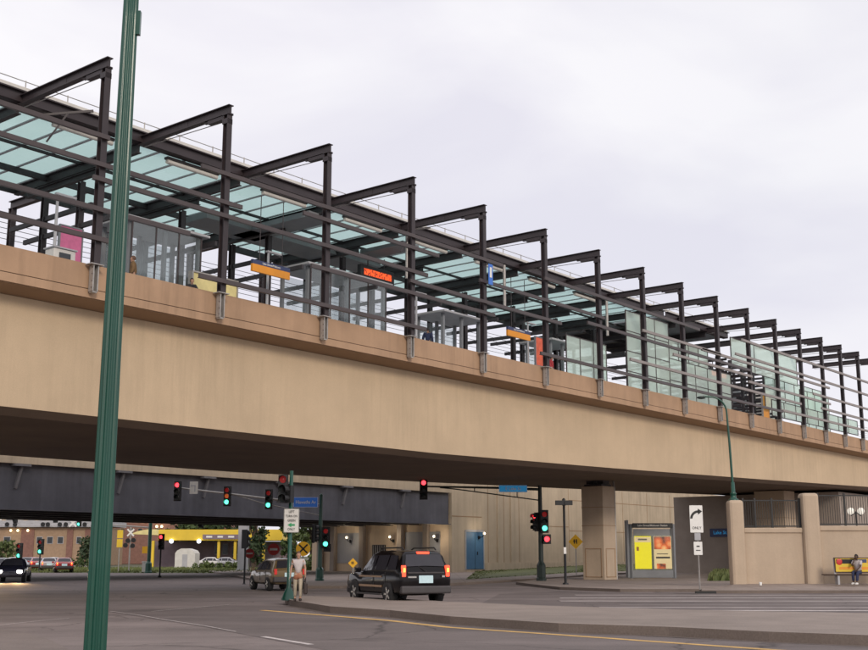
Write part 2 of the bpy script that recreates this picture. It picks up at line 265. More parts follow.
# ------------------------------------------------------------------ mesh collector
class MB:
    def __init__(s): s.v = []; s.f = []; s.m = []; s.sm = []
    def add(s, vs, fs, mi=0, smooth=False):
        o = len(s.v); s.v += [Vector(p) for p in vs]
        for f in fs: s.f.append([i + o for i in f]); s.m.append(mi); s.sm.append(smooth)
        return s
    def box(s, c, d, rz=0.0, mi=0, mtx=None):
        hx, hy, hz = d[0] / 2, d[1] / 2, d[2] / 2
        R = mtx or Matrix.Rotation(rz, 3, 'Z'); c = Vector(c)
        vs = [c + R @ Vector((x * hx, y * hy, z * hz)) for x in (-1, 1) for y in (-1, 1) for z in (-1, 1)]
        return s.add(vs, [(0, 1, 3, 2), (4, 6, 7, 5), (0, 4, 5, 1), (2, 3, 7, 6), (0, 2, 6, 4), (1, 5, 7, 3)], mi)
    def beam(s, a, b, w, h, mi=0, up=ZZ):
        a, b = Vector(a), Vector(b); d = b - a; L = d.length; d = d / L
        side = d.cross(up)
        if side.length < 1e-4: side = d.cross(Vector((1, 0, 0)))
        side.normalize(); u = side.cross(d)
        R = Matrix((d, side, u)).transposed()
        return s.box((a + b) / 2, (L, w, h), mi=mi, mtx=R)
    def ibeam(s, a, b, w, h, t, up=ZZ, mi=0):
        a, b = Vector(a), Vector(b); d = (b - a).normalized(); side = d.cross(up).normalized(); u = side.cross(d)
        s.beam(a + u * (h / 2 - t / 2), b + u * (h / 2 - t / 2), w, t, mi, up)
        s.beam(a - u * (h / 2 - t / 2), b - u * (h / 2 - t / 2), w, t, mi, up)
        return s.beam(a, b, t, h - 2 * t, mi, up)
    def tube(s, pts, r, n=10, mi=0, cap=True, smooth=True):
        pts = [Vector(p) for p in pts]
        rs = r if isinstance(r, (list, tuple)) else [r] * len(pts)
        rings = []; prev = None
        for i, p in enumerate(pts):
            t = (pts[min(i + 1, len(pts) - 1)] - pts[max(i - 1, 0)]).normalized()
            ref = prev if prev is not None else (Vector((1, 0, 0)) if abs(t.x) < 0.9 else Vector((0, 1, 0)))
            x = (ref - t * ref.dot(t)).normalized(); prev = x; y = t.cross(x)
            rings.append([p + (x * math.cos(2 * PI * k / n) + y * math.sin(2 * PI * k / n)) * rs[i] for k in range(n)])
        vs = [p for q in rings for p in q]; fs = []
        for i in range(len(rings) - 1):
            for k in range(n): fs.append((i * n + k, i * n + (k + 1) % n, (i + 1) * n + (k + 1) % n, (i + 1) * n + k))
        s.add(vs, fs, mi, smooth)
        if cap: s.add(rings[0], [tuple(range(n))[::-1]], mi); s.add(rings[-1], [tuple(range(n))], mi)
        return s
    def lathe(s, prof, c=(0, 0, 0), n=20, mi=0, smooth=True, flute=0.0, nf=0):
        c = Vector(c); vs = []; fs = []
        for r, z in prof:
            for k in range(n):
                a = 2 * PI * k / n; q = r * (1 - flute * (0.5 + 0.5 * math.cos(nf * a))) if nf else r
                vs.append(c + Vector((q * math.cos(a), q * math.sin(a), z)))
        for i in range(len(prof) - 1):
            for k in range(n): fs.append((i * n + k, i * n + (k + 1) % n, (i + 1) * n + (k + 1) % n, (i + 1) * n + k))
        fs.append(tuple(range((len(prof) - 1) * n, len(prof) * n)))
        return s.add(vs, fs, mi, smooth)
    def sphere(s, c, r, mi=0, n=12, sc=(1, 1, 1)):
        c = Vector(c); vs = []; fs = []; h = n // 2
        for i in range(h + 1):
            th = PI * i / h
            for k in range(n): vs.append(c + Vector((r * sc[0] * math.sin(th) * math.cos(2 * PI * k / n), r * sc[1] * math.sin(th) * math.sin(2 * PI * k / n), r * sc[2] * math.cos(th))))
        for i in range(h):
            for k in range(n): fs.append((i * n + k, (i + 1) * n + k, (i + 1) * n + (k + 1) % n, i * n + (k + 1) % n))
        return s.add(vs, fs, mi, True)
    def prism(s, poly, z0, z1, mi=0):          # vertical prism of an xy outline
        n = len(poly); vs = [Vector((p[0], p[1], z0)) for p in poly] + [Vector((p[0], p[1], z1)) for p in poly]
        fs = [tuple(range(n))[::-1], tuple(range(n, 2 * n))] + [(i, (i + 1) % n, n + (i + 1) % n, n + i) for i in range(n)]
        return s.add(vs, fs, mi)
    def plate(s, poly, th, o, ax, ay, mi=0):   # outline in the plane (ax, ay) at o, thickened along ax x ay, front face at o
        o, ax, ay = Vector(o), Vector(ax).normalized(), Vector(ay).normalized(); nrm = ax.cross(ay)
        n = len(poly); fr = [o + ax * p[0] + ay * p[1] for p in poly]; bk = [q - nrm * th for q in fr]
        fs = [tuple(range(n)), tuple(range(n, 2 * n))[::-1]] + [(i, n + i, n + (i + 1) % n, (i + 1) % n) for i in range(n)]
        return s.add(fr + bk, fs, mi)
    def build(s, name, mats, parent=None, world=False, bevel=0.0):
        me = bpy.data.meshes.new(name)
        vs = s.v
        if world and parent is not None:
            inv = root_mtx(parent).inverted(); vs = [inv @ p for p in vs]
        me.from_pydata([tuple(p) for p in vs], [], s.f)
        for m in (mats if isinstance(mats, (list, tuple)) else [mats]): me.materials.append(m)
        me.polygons.foreach_set('material_index', s.m); me.polygons.foreach_set('use_smooth', s.sm); me.update()
        o = bpy.data.objects.new(name, me); C.objects.link(o); o.parent = parent
        if bevel:
            b = o.modifiers.new('bevel', 'BEVEL'); b.width = bevel; b.segments = 2; b.limit_method = 'ANGLE'
        return o

def root_mtx(o):
    while o.parent: o = o.parent
    return Matrix.Translation(o.location) @ o.rotation_euler.to_matrix().to_4x4()
def tag(o, label=None, cat=None, group=None, kind=None):
    if label: o['label'] = label
    if cat: o['category'] = cat
    if group: o['group'] = group
    if kind: o['kind'] = kind
    return o
def thing(name, label, cat, loc=(0, 0, 0), rz=0.0, group=None):
    o = bpy.data.objects.new(name, None); C.objects.link(o); o.location = loc; o.rotation_euler = (0, 0, rz); o.empty_display_size = 0.3
    return tag(o, label, cat, group)
def kids(o): return [c for c in bpy.data.objects if c.parent == o]
def dup(root, loc, rz=None, label=None):
    r = root.copy(); C.objects.link(r); r.location = loc
    if rz is not None: r.rotation_euler = (0, 0, rz)
    if label: r['label'] = label
    for ch in kids(root):
        c = ch.copy(); C.objects.link(c); c.parent = r
        for g in kids(ch):
            d = g.copy(); C.objects.link(d); d.parent = c
    return r
def text(body, size, mtx, material, parent, name='lettering', squeeze=1.0, ext=0.002):
    cu = bpy.data.curves.new('t', 'FONT'); cu.body = body; cu.size = size; cu.align_x = 'CENTER'; cu.align_y = 'CENTER'; cu.extrude = ext; cu.resolution_u = 2; cu.offset = size * 0.012
    t = bpy.data.objects.new('t', cu); C.objects.link(t)
    me = bpy.data.meshes.new_from_object(t.evaluated_get(bpy.context.evaluated_depsgraph_get()))
    me.transform(mtx @ Matrix.Diagonal((squeeze, 1, 1, 1))); me.materials.clear(); me.materials.append(material)
    bpy.data.objects.remove(t); bpy.data.curves.remove(cu)
    o = bpy.data.objects.new(name, me); C.objects.link(o); o.parent = parent
    return o
def facing(pos, face):                          # text matrix: reading plane whose outward normal is face (xy angle)
    z = Vector((math.cos(face), math.sin(face), 0)); y = ZZ; x = y.cross(z)
    m = Matrix((x, y, z)).transposed().to_4x4(); m.translation = Vector(pos); return m
ORD = ['first', 'second', 'third', 'fourth', 'fifth', 'sixth', 'seventh', 'eighth', 'ninth', 'tenth', 'eleventh', 'twelfth', 'thirteenth', 'fourteenth', 'fifteenth', 'sixteenth', 'seventeenth', 'eighteenth', 'nineteenth', 'twentieth']
def xy(p): return (p[0], p[1])
# ------------------------------------------------------------------ camera, world, sun
cd = bpy.data.cameras.new('camera'); cam = bpy.data.objects.new('camera', cd); C.objects.link(cam)
cd.sensor_width = 36; cd.lens = FPX / 868 * 36; cd.clip_end = 5000; cd.clip_start = 0.1
cam.matrix_world = Matrix.Translation(CAM) @ Matrix((RT, UP, -FW)).transposed().to_4x4()
S.camera = cam
W = bpy.data.worlds.new('World'); S.world = W; W.use_nodes = True
nt = W.node_tree; N = nt.nodes; L = nt.links; N.clear()
SUN_EL, SUN_AZ = R_(25), math.atan2(-0.95, -0.55)       # direction towards the sun: behind and left of the camera
sky = N.new('ShaderNodeTexSky'); sky.sky_type = 'NISHITA'; sky.sun_disc = False; sky.sun_elevation = SUN_EL; sky.sun_rotation = PI / 2 - SUN_AZ
b1 = N.new('ShaderNodeBackground'); b1.inputs['Strength'].default_value = 0.1; L.new(sky.outputs['Color'], b1.inputs['Color'])
tc = N.new('ShaderNodeTexCoord'); mp = N.new('ShaderNodeMapping'); mp.inputs['Scale'].default_value = (1, 1, 2.6); L.new(tc.outputs['Generated'], mp.inputs['Vector'])
nz = N.new('ShaderNodeTexNoise'); nz.inputs['Scale'].default_value = 2.6; nz.inputs['Detail'].default_value = 5; nz.inputs['Roughness'].default_value = 0.5; nz.inputs['Distortion'].default_value = 0.4; L.new(mp.outputs['Vector'], nz.inputs['Vector'])
cr = N.new('ShaderNodeValToRGB'); cr.color_ramp.elements[0].position = 0.36; cr.color_ramp.elements[0].color = (0.84, 0.82, 0.905, 1)
cr.color_ramp.elements[1].position = 0.60; cr.color_ramp.elements[1].color = (0.98, 0.965, 1.0, 1); L.new(nz.outputs['Fac'], cr.inputs['Fac'])
b2 = N.new('ShaderNodeBackground'); b2.inputs['Strength'].default_value = 1.0; L.new(cr.outputs['Color'], b2.inputs['Color'])
n2 = N.new('ShaderNodeTexNoise'); n2.inputs['Scale'].default_value = 1.3; n2.inputs['Detail'].default_value = 3; L.new(mp.outputs['Vector'], n2.inputs['Vector'])
r2 = N.new('ShaderNodeMapRange'); r2.inputs['From Min'].default_value = 0.3; r2.inputs['From Max'].default_value = 0.6; r2.inputs['To Min'].default_value = 0.9; r2.inputs['To Max'].default_value = 1.0; L.new(n2.outputs['Fac'], r2.inputs['Value'])
ms = N.new('ShaderNodeMixShader'); L.new(r2.outputs['Result'], ms.inputs[0]); L.new(b1.outputs[0], ms.inputs[1]); L.new(b2.outputs[0], ms.inputs[2])
wo = N.new('ShaderNodeOutputWorld'); L.new(ms.outputs[0], wo.inputs['Surface'])
sl = bpy.data.lights.new('sun', 'SUN'); sl.energy = 1.5; sl.angle = R_(14); sl.color = (1.0, 0.88, 0.74)
so = bpy.data.objects.new('sun', sl); C.objects.link(so)
sd = Vector((math.cos(SUN_EL) * math.cos(SUN_AZ), math.cos(SUN_EL) * math.sin(SUN_AZ), math.sin(SUN_EL)))
so.rotation_euler = sd.to_track_quat('Z', 'Y').to_euler(); so.location = (0, 0, 40)
S.view_settings.view_transform = 'Standard'; S.view_settings.look = 'None'; S.view_settings.exposure = 0
S.cycles.max_bounces = 8; S.cycles.transparent_max_bounces = 16

# ------------------------------------------------------------------ ground
def sheet(name, pts, z, m):
    b = MB(); b.add([(p[0], p[1], z) for p in pts], [tuple(range(len(pts)))])
    return tag(b.build(name, m), kind='structure')
def slab(name, pts, z0, z1, mtop, mside=None, bev=0.02):
    b = MB(); n = len(pts); vs = [(p[0], p[1], z0) for p in pts] + [(p[0], p[1], z1) for p in pts]
    b.add(vs, [tuple(range(n, 2 * n))], 0); b.add(vs, [(i, (i + 1) % n, n + (i + 1) % n, n + i) for i in range(n)], 1)
    return tag(b.build(name, [mtop, mside or mtop]), kind='structure')
b = MB(); b.add([(-3000, -3000, -0.06), (3000, -3000, -0.06), (3000, 3000, -0.06), (-3000, 3000, -0.06)], [(0, 1, 2, 3)])
tag(b.build('ground', M['dirt']), kind='structure')
def G(u, v): p = RT * u + FH * v; return (p.x, p.y)
sheet('road', [G(-110, -25), G(140, -25), G(140, 112), G(-33, 112), G(-62, 210), G(-110, 210)], 0.0, M['road'])
# darker, newer lanes in front (camera side of the median)
front = [gp(x, y) for x, y in [(110, 611.5), (165, 620), (204, 626), (311, 645), (420, 664), (1000, 760)]]
sheet('asphalt_patch', [xy(gp(330, 617)), xy(gp(290, 606)), xy(gp(225, 605.5)), xy(gp(111, 612)), xy(gp(165, 621)), xy(gp(204, 627)), xy(gp(330, 651)), xy(gp(430, 690)), xy(gp(1100, 760)), xy(gp(1100, 668)), xy(gp(868, 647)), xy(gp(650, 637)), xy(gp(450, 625))], 0.004, M['road2'])
sheet('asphalt_patch', [xy(gp(*p)) for p in ((470, 609), (560, 613.4), (669, 617), (868, 621.5), (1300, 637.5), (1500, 593), (868, 593), (640, 593.2), (560, 591), (500, 594))], 0.004, M['road2'])
# pavements with kerbs
slab('pavement', [xy(gp(516, 584.5)), xy(gp(535, 587)), xy(gp(560, 589.8)), xy(gp(620, 592)), xy(gp(868, 592)), xy(gp(1500, 592)), xy(gp(1500, 571.5)), xy(gp(740, 571.5)), xy(gp(640, 575)), xy(gp(585, 578.5)), xy(gp(540, 581.3))], -0.05, 0.13, M['walk'], M['kerb'])
far_front = [xy(gp(296, 588.0)), xy(gp(306, 588.7)), xy(gp(340, 588.7)), xy(gp(447, 586)), xy(gp(559, 579)), xy(gp(592, 575.6)), xy(gp(700, 571.5))]
slab('pavement', far_front + [(190, 66.2), (84.9, 66.2), (84.9, 92), (78, 92), (50, 54), (42, 43)], -0.05, 0.13, M['walk'], M['kerb'])
slab('pavement', [xy(gp(-80, 637)), xy(gp(0, 634)), xy(gp(20, 637)), xy(gp(35, 641)), xy(gp(52, 647)), xy(gp(66, 655)), xy(gp(84, 672)), xy(gp(110, 720)), xy(gp(160, 900)), G(-2, -3), G(-40, -3)], -0.05, 0.11, M['medtop2'], M['kerb'])
def strip(name, pts, w, m, z=0.008):
    b = MB(); pts = [Vector((p[0], p[1], 0)) for p in pts]; vs = []
    for i, p in enumerate(pts):
        t = (pts[min(i + 1, len(pts) - 1)] - pts[max(i - 1, 0)]).normalized(); n = Vector((-t.y, t.x, 0))
        vs += [p + n * w / 2, p - n * w / 2]
    for q in vs: q.z = z
    b.add(vs, [(2 * i, 2 * i + 1, 2 * i + 3, 2 * i + 2) for i in range(len(pts) - 1)])
    return tag(b.build(name, m), kind='structure')
# median
nose = [(285, 603.5), (291, 606.2)]
near_e = [(330, 613.2), (390, 617.5), (450, 624.5), (559, 632.5), (669, 636.5), (769, 642), (868, 646), (1300, 668)]
far_e = [(1300, 637), (868, 621), (769, 618.7), (669, 616.6), (550, 612.6), (450, 607.9), (400, 604.5), (345, 602.4), (300, 601.4)]
slab('median', [xy(gp(*p)) for p in nose + near_e + far_e], -0.05, 0.19, M['medtop'], M['kerb'])
strip('gutter', [Vector((*xy(gp(*p)), 0)) - FH * .12 for p in nose[1:] + near_e], .34, M['gutterpan'], 0.0065)
strip('road_marking', [gp(*p) for p in [(262, 610.5), (330, 616), (390, 621), (449, 627.7), (550, 634.5), (669, 643), (769, 650), (868, 656.5), (1200, 680)]], 0.24, M['lineyellow'])
strip('road_marking', [gp(263, 637), gp(311, 645)], 0.14, M['linewhite'], 0.009)
strip('road_marking', [gp(-30, 629), gp(0, 625.5), gp(35, 621.5), gp(69, 618.5)], 0.05, M['linewhite'])
strip('road_marking', [gp(110, 611.5), gp(140, 615.5), gp(165, 620), gp(204, 626), gp(236, 632)], 0.045, M['linewhite'], 0.009)
strip('road_marking', [gp(151, 611.7), gp(229, 604.8)], 0.05, M['linewhite'], 0.009)
for y, x0, x1 in [(598.2, 560, 1500), (611.0, 600, 1500)]:
    strip('road_marking', [gp(x0, y - (1.2 if x0 > 590 else 0)), gp((x0 + 868) / 2, y - .2), gp(868, y), gp(x1, y + .5)], 0.45, M['linewhite'])
strip('road_marking', [gp(620, 604.8), gp(868, 604.6), gp(1500, 604.6)], 0.7, mat('pale_worn_wheel_track', (0.185, 0.155, 0.148), 0.8, var=0.2, scale=1.2, fine=0.15), 0.006)

# grass in front of the long wall and over by the petrol station
def lawn(name, quads, label, n, hh):
    b = MB(); rnd = random.Random(5)
    for q in quads:
        q = [Vector(p) for p in q]
        b.add(q, [(0, 1, 2, 3)], 0)
        for _ in range(n):
            u, v = rnd.random(), rnd.random()
            p = (q[0] * (1 - u) + q[1] * u) * (1 - v) + (q[3] * (1 - u) + q[2] * u) * v
            a = rnd.random() * PI; h = hh * rnd.uniform(.5, 1.3); d = Vector((math.cos(a), math.sin(a), 0)) * 0.12
            b.add([p - d, p + d, p + Vector((rnd.uniform(-.06, .06), rnd.uniform(-.06, .06), h))], [(0, 1, 2)], 1)
    return tag(b.build(name, [M['grassbase'], M['grass']]), label, 'grass', kind='stuff')
def P3(p, z): return Vector((p[0], p[1], z))
lawn('grass', [[P3(gp(466, 579.6, .13), .135), P3(gp(583, 572.2, .13), .135), P3((108, 66.1), .62), P3((88.3, 66.1), .20)],
               [P3(gp(583, 572.2, .13), .135), P3(gp(700, 569.5, .13), .135), P3((190, 66.1), 1.2), P3((108, 66.1), .62)]], 'strip of mown grass sloping up to the long tan wall', 2600, .06)
lawn('grass', [[P3(gd(-60, 116), .02), P3(gd(262, 110), .02), P3(gd(262, 142), .12), P3(gd(-60, 165), .12)]], 'wide strip of grass in front of the yellow petrol station', 5000, .2)
lawn('grass', [[P3(gp(708, 581, .13), .135), P3(gp(737, 581, .13), .135), P3(gp(737, 574.5, .13), .30), P3(gp(714, 574.5, .13), .25)]], 'small patch of long grass beside the first boundary wall pillar', 1200, .34)

# ------------------------------------------------------------------ viaduct
X0, X1 = -60.0, 190.0
def zb(X):
    t = [(-60, 6.17), (41, 6.19), (48, 6.30), (57, 6.44), (67, 6.64), (80, 6.90), (99, 7.32), (120, 7.55), (190, 7.6)]
    for (a, p), (c, q) in zip(t, t[1:]):
        if a <= X <= c: return p + (q - p) * (X - a) / (c - a)
    return 6.2
VX = [X0, 0, 20, 41, 48, 57, 67, 80, 99, 120, X1]
via = thing('railway_viaduct', 'long tan concrete railway viaduct crossing above the street and carrying the station', 'viaduct', (0, 32, 0))
def extrude(prof, closed, name, m, parent, xs=None):
    b = MB(); xs = xs or VX; vs = []; n = None
    for X in xs:
        pr = prof(X); n = len(pr); vs += [(X, y, z) for y, z in pr]
    fs = []
    for i in range(len(xs) - 1):
        for k in range(n if closed else n - 1): fs.append((i * n + k, i * n + (k + 1) % n, (i + 1) * n + (k + 1) % n, (i + 1) * n + k))
    if closed: fs += [tuple(range(n))[::-1], tuple(range((len(xs) - 1) * n, len(xs) * n))]
    b.add(vs, fs); return b.build(name, m, parent, world=True)
extrude(lambda X: [(32.9, 9.74), (32.9, zb(X)), (33.3, zb(X)), (33.3, 9.74)], True, 'girder_face', M['concrete'], via)
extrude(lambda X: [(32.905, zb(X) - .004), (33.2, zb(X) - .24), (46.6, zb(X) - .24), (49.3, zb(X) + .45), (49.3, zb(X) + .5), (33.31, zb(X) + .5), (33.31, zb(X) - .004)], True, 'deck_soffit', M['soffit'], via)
extrude(lambda X: [(49.3, zb(X) + .51), (49.3, 11.05), (49.0, 11.05), (49.0, zb(X) + .51)], True, 'girder_face', M['concrete'], via)
extrude(lambda X: [(32.36, 9.925), (32.91, 9.75), (33.25, 9.75), (33.25, 9.925)], True, 'ledge', M['ledge'], via)
b = MB()
b.box(((X0 + X1) / 2, 32.175, 10.65), (X1 - X0, .35, .82)); b.box(((X0 + X1) / 2, 32.195, 10.225), (X1 - X0, .31, .03), mi=1); b.box(((X0 + X1) / 2, 32.165, 10.07), (X1 - X0, .37, .28))
b.build('parapet', [M['parapet'], M['darksteel']], via, world=True)
extrude(lambda X: [(32.04, 9.928), (32.36, 9.928), (32.36, 9.92), (32.9, 9.745), (32.04, 9.80)][:2] + [(32.9, 9.752), (32.04, 9.905)], True, 'ledge', M['ledge'], via)
b = MB(); b.box(((X0 + X1) / 2, 41.15, 10.3), (X1 - X0, 15.7, .4)); b.box(((X0 + X1) / 2, 42.2, 11.2), (X1 - X0, 9.4, 1.4)); b.build('platform_slab', M['palegrey'], via, world=True)
b = MB()
for y in (33.6, 35.05, 48.0): b.box(((X0 + X1) / 2, y, 10.62), (X1 - X0, .08, .2))
b.build('track', M['galv'], via, world=True)
# the end of the deck rests on a block-faced abutment and on piers
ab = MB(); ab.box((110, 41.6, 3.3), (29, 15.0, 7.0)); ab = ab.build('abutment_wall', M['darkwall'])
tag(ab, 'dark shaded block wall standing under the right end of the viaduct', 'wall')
def pier(x, y, sx, sy, zt, label, m=M['concrete'], bear=True):
    t = thing('viaduct_pier', label, 'pier', (x, y, .1))
    b = MB(); b.box((0, 0, (zt - .1) / 2), (sx, sy, zt - .1)); b.build('shaft', m, t, bevel=.05)
    b = MB()
    for z in (3.4, 4.55): MB().box((0, 0, z), (sx + .02, sy + .02, .035)).build('joint', M['ledge'], t)
    if bear:
        b = MB(); b.box((0, 0, zt - .1 + .06), (sx * .8, sy * .8, .12)); b.box((0, -sy * .25, zt + .3), (sx * .5, .45, .5)); b.box((0, sy * .25, zt + .3), (sx * .5, .45, .5)); b.build('bearing', M['darksteel'], t)
        for s, nx, ny, w in ((0, -1, 0, sy), (1, 0, -1, sx)):
            b = MB()
            if s == 0:
                for yy in (-w * .36, w * .36): b.box((-sx / 2 - .012, yy, 1.05), (.02, .05, 1.75))
                for zz in (.2, 1.95): b.box((-sx / 2 - .012, 0, zz), (.02, w * .72 + .05, .05))
            else:
                for xx in (-w * .36, w * .36): b.box((xx, -sy / 2 - .012, 1.05), (.05, .02, 1.75))
                for zz in (.2, 1.95): b.box((0, -sy / 2 - .012, zz), (w * .72 + .05, .02, .05))
            b.build('base_panel', M['ledge'], t)
        b = MB(); b.tube([(sx / 2 + .14, -sy / 2 + .1, 0), (sx / 2 + .14, -sy / 2 + .1, zt - .2), (sx / 2 + .34, -sy / 2 + .3, zt + .5)], .06, 8); b.build('drain_pipe', M['galv'], t)
    return t
pier(65.0, 38.78, 1.5, 1.6, 6.0, 'square tan concrete pier with dark bearings under the viaduct deck', M['stucco'])
pier(92.6, 38.4, 2.2, 2.6, 6.85, 'pale tan pier rising behind the railing to the viaduct underside', M['stucco'], False)

# ------------------------------------------------------------------ station: steel frames along the parapet
FXS = [21.63, 27.05, 32.45, 37.85, 43.2, 48.55, 53.9, 58.95, 63.9, 68.8, 73.65, 78.4, 82.95, 87.35, 91.5, 95.6, 99.6]
YP = 31.78
fr = thing('station_gantry', 'x', 'steel frame', (FXS[0], YP, 9.95), 0, 'steel frames along the viaduct edge')
b = MB(); b.ibeam((0, 0, 1.05), (0, 0, 7.95), .23, .25, .03, up=Vector((0, 1, 0))); b.build('post', M['steel'], fr)
b = MB(); b.ibeam((0, -.18, 8.16), (0, 5.32, 8.16), .24, .36, .03); b.build('arm', M['steel'], fr)
b = MB(); b.beam((0, .13, 7.89), (0, 1.05, 7.89), .18, .15); b.beam((0, 1.051, 7.93), (0, 1.3, 7.93), .12, .06); b.box((0, 0, 7.965), (.28, .32, .025)); b.build('knee_bracket', M['steel'], fr)
b = MB()
for s in (-.09, .09): b.box((s, .02, .62), (.04, .22, .92))
b.box((0, .13, .62), (.14, .06, .92)); b.box((0, .02, .14), (.18, .18, .05)); b.box((0, 0, 1.06), (.5, .34, .03))
b.build('base_bracket', M['galv'], fr)
for s in (-.09, .09):
    for z in (.28, .5, .74, .96): MB().sphere((s * 1.0 + (.022 if s > 0 else -.022), -.04, z), .022, 0, 6).build('bolt', M['steel'], fr)
MB().box((0, 2.6, 8.16), (.05, .5, .26)).build('splice_plate', M['steel'], fr); MB().box((0, .02, 7.7), (.26, .29, .2)).build('end_plate', M['steel'], fr)
b = MB(); b.tube([(.15, .05, .9), (.15, .05, 7.6), (.1, .3, 7.8), (.1, 5.2, 7.93)], .018, 6); b.build('conduit', M['galv'], fr)
for k, X in enumerate(FXS):
    nm = ORD[k] + ' frame from the left'
    lb = f'dark bronze steel goalpost frame bolted to the parapet, {nm}'
    if k == 0: fr['label'] = 'dark bronze steel frame behind the tall green pole, first frame from the left'
    else: dup(fr, (X, YP, 9.95), label=lb)

# horizontal rails bolted across the frames
rails = [(16, 21.75, 15.39), (16, 27.7, 14.40), (21.2, 38.7, 13.89), (16, 25.3, 12.85), (16, 22.6, 11.85), (25.7, 44.5, 15.5), (30.9, 39.5, 14.96), (25.8, 38.6, 11.42),
         (37.5, 49.7, 13.43), (31.4, 43.8, 12.9), (42.6, 54.1, 14.42), (48.2, 65.8, 15.57), (52.3, 73.2, 13.9), (47.7, 78.5, 11.6), (56.8, 82.0, 12.5), (58.4, 68.7, 14.4),
         (62.1, 73.5, 13.5), (72.1, 101, 15.85), (66.0, 88, 14.35), (72.9, 88, 13.1), (71.0, 101, 14.75), (78.2, 101, 11.7), (84.5, 101, 13.55), (86, 101, 12.6)]
def nearest(X):
    k = min(range(len(FXS)), key=lambda i: abs(FXS[i] - X)); return k
seen = set()
for a, c, z in rails:
    b = MB(); b.box(((a + c) / 2, 0, 0.011), (c - a, .09, .14)); b.box(((a + c) / 2, .01, -.07), (c - a, .13, .02))
    k0, k1 = nearest(a), nearest(c)
    lvl = 'just above the parapet' if z < 12 else 'low down' if z < 13 else 'at mid height' if z < 14.1 else 'well up the posts' if z < 15.1 else 'highest on the posts'
    frm = 'beyond the left picture edge' if a < 17 else f'the {ORD[k0]} frame'
    to = 'beyond the right edge' if c > 100 else f'the {ORD[k1]} frame'
    lb = f'steel rail {lvl}, from {frm} to {to}'
    while lb in seen: lb = lb.replace('steel rail', 'second steel rail')
    seen.add(lb)
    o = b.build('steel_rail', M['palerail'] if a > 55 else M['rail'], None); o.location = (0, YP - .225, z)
    for v in o.data.vertices: v.co.x -= a
    o.location.x = a
    tag(o, lb, 'rail', 'horizontal rails across the steel frames')

# canopy over the island platform
ZR = 18.07
def canopy(name, label, xs, x_lo, x_hi, glass):
    t = thing(name, label, 'canopy', (xs[0], 42.4, 11.9))
    for X in xs:
        b = MB(); b.ibeam((X, 37.15, ZR - .22), (X, 46.15, ZR - .22), .22, .42, .035); b.ibeam((X, 39.9, ZR - .62), (X, 45.2, ZR - .62), .2, .3, .035); b.build('rafter', M['darksteel'], t, world=True)
        for y in (41.05, 43.75):
            b = MB(); b.ibeam((X, y, 11.9), (X, y, ZR - .85), .24, .26, .03, up=Vector((0, 1, 0))); b.build('column', M['steel'], t, world=True)
        for z, ya, yb in ((15.25, 38.6, 45.2), (16.05, 40.2, 46.4)):
            b = MB(); b.beam((X, ya, z), (X, yb, z), .13, .2); b.build('rung', M['darksteel'], t, world=True)
    L_ = x_hi - x_lo; xm = (x_lo + x_hi) / 2
    b = MB(); b.box((xm, 37.0, ZR + .17), (L_, .06, .40)); b.box((xm, 37.2, ZR - .02), (L_, .36, .04)); b.box((xm, 36.93, ZR + .37), (L_, .2, .05)); b.build('gutter', M['steel'], t, world=True)
    b = MB(); b.box((xm, 37.06, ZR + .50), (L_, .05, .22)); b.build('edge_flashing', M['offwhite'], t, world=True)
    b = MB(); b.tube([(x_lo, 37.1, ZR + .86), (x_hi, 37.1, ZR + .86)], .018, 6)
    X = x_lo + .8
    while X < x_hi: b.tube([(X, 37.1, ZR + .5), (X, 37.1, ZR + .9)], .025, 6); X += 1.8
    b.build('safety_line', M['galv'], t, world=True)
    for y, h in ((41.05, .10), (43.75, .26), (46.2, .34)):
        b = MB(); b.box((xm, y, ZR - .005 - h / 2), (L_, .14, h)); b.build('purlin', M['darksteel'], t, world=True)
    if glass:
        b = MB(); X = x_lo + .2
        while X < x_hi: b.box((X, 41.7, ZR + .02), (.11, 9.0, .05)); X += 1.34
        b.build('glazing_bar', M['palegrey'], t, world=True)
        for a, c in zip([x_lo] + xs, xs + [x_hi]):
            if c - a < .6: continue
            b = MB(); b.box(((a + c) / 2, 41.7, ZR + .065), (c - a - .02, 9.1, .02)); b.build('roof_glass', M['roofglass'], t, world=True)
    else:
        b = MB(); b.box((xm, 41.7, ZR + .1), (L_, 9.1, .12)); b.build('roof_panel', M['greypanel'], t, world=True)
    return t
cn = canopy('glass_canopy', 'long teal glass platform canopy on dark steel columns above the station platform', [16.2] + FXS[:10], 12, 71.6, True)
b = MB(); b.box((40.5, 42.45, ZR - .5), (12.5, 1.9, .3)); b.box((37.85, 40.2, ZR - .52), (1.5, 5.4, .26)); b.box((44.5, 38.9, ZR - .52), (1.3, 3.0, .2)); b.build('roof_duct', M['greypanel'], cn, world=True)
canopy('solid_canopy', 'grey solid-roofed canopy beyond the glass roof toward the right end', FXS[10:13], 71.9, 82.0, False)
for k in range(8):
    t = thing('light_fitting', f'long tan tube light under the canopy edge between {ORD[k]} and {ORD[k+1]} frames', 'light', (FXS[k] + 1.6, 37.42, 17.78), 0, 'tube lights under the canopy edge')
    b = MB(); b.tube([(0, 0, 0), (2.7, 0, 0)], .10, 10); b.build('tube', M['offwhite'], t)
    b = MB(); b.box((1.35, 0, .14), (2.8, .24, .10)); b.build('housing', M['bumper'], t)
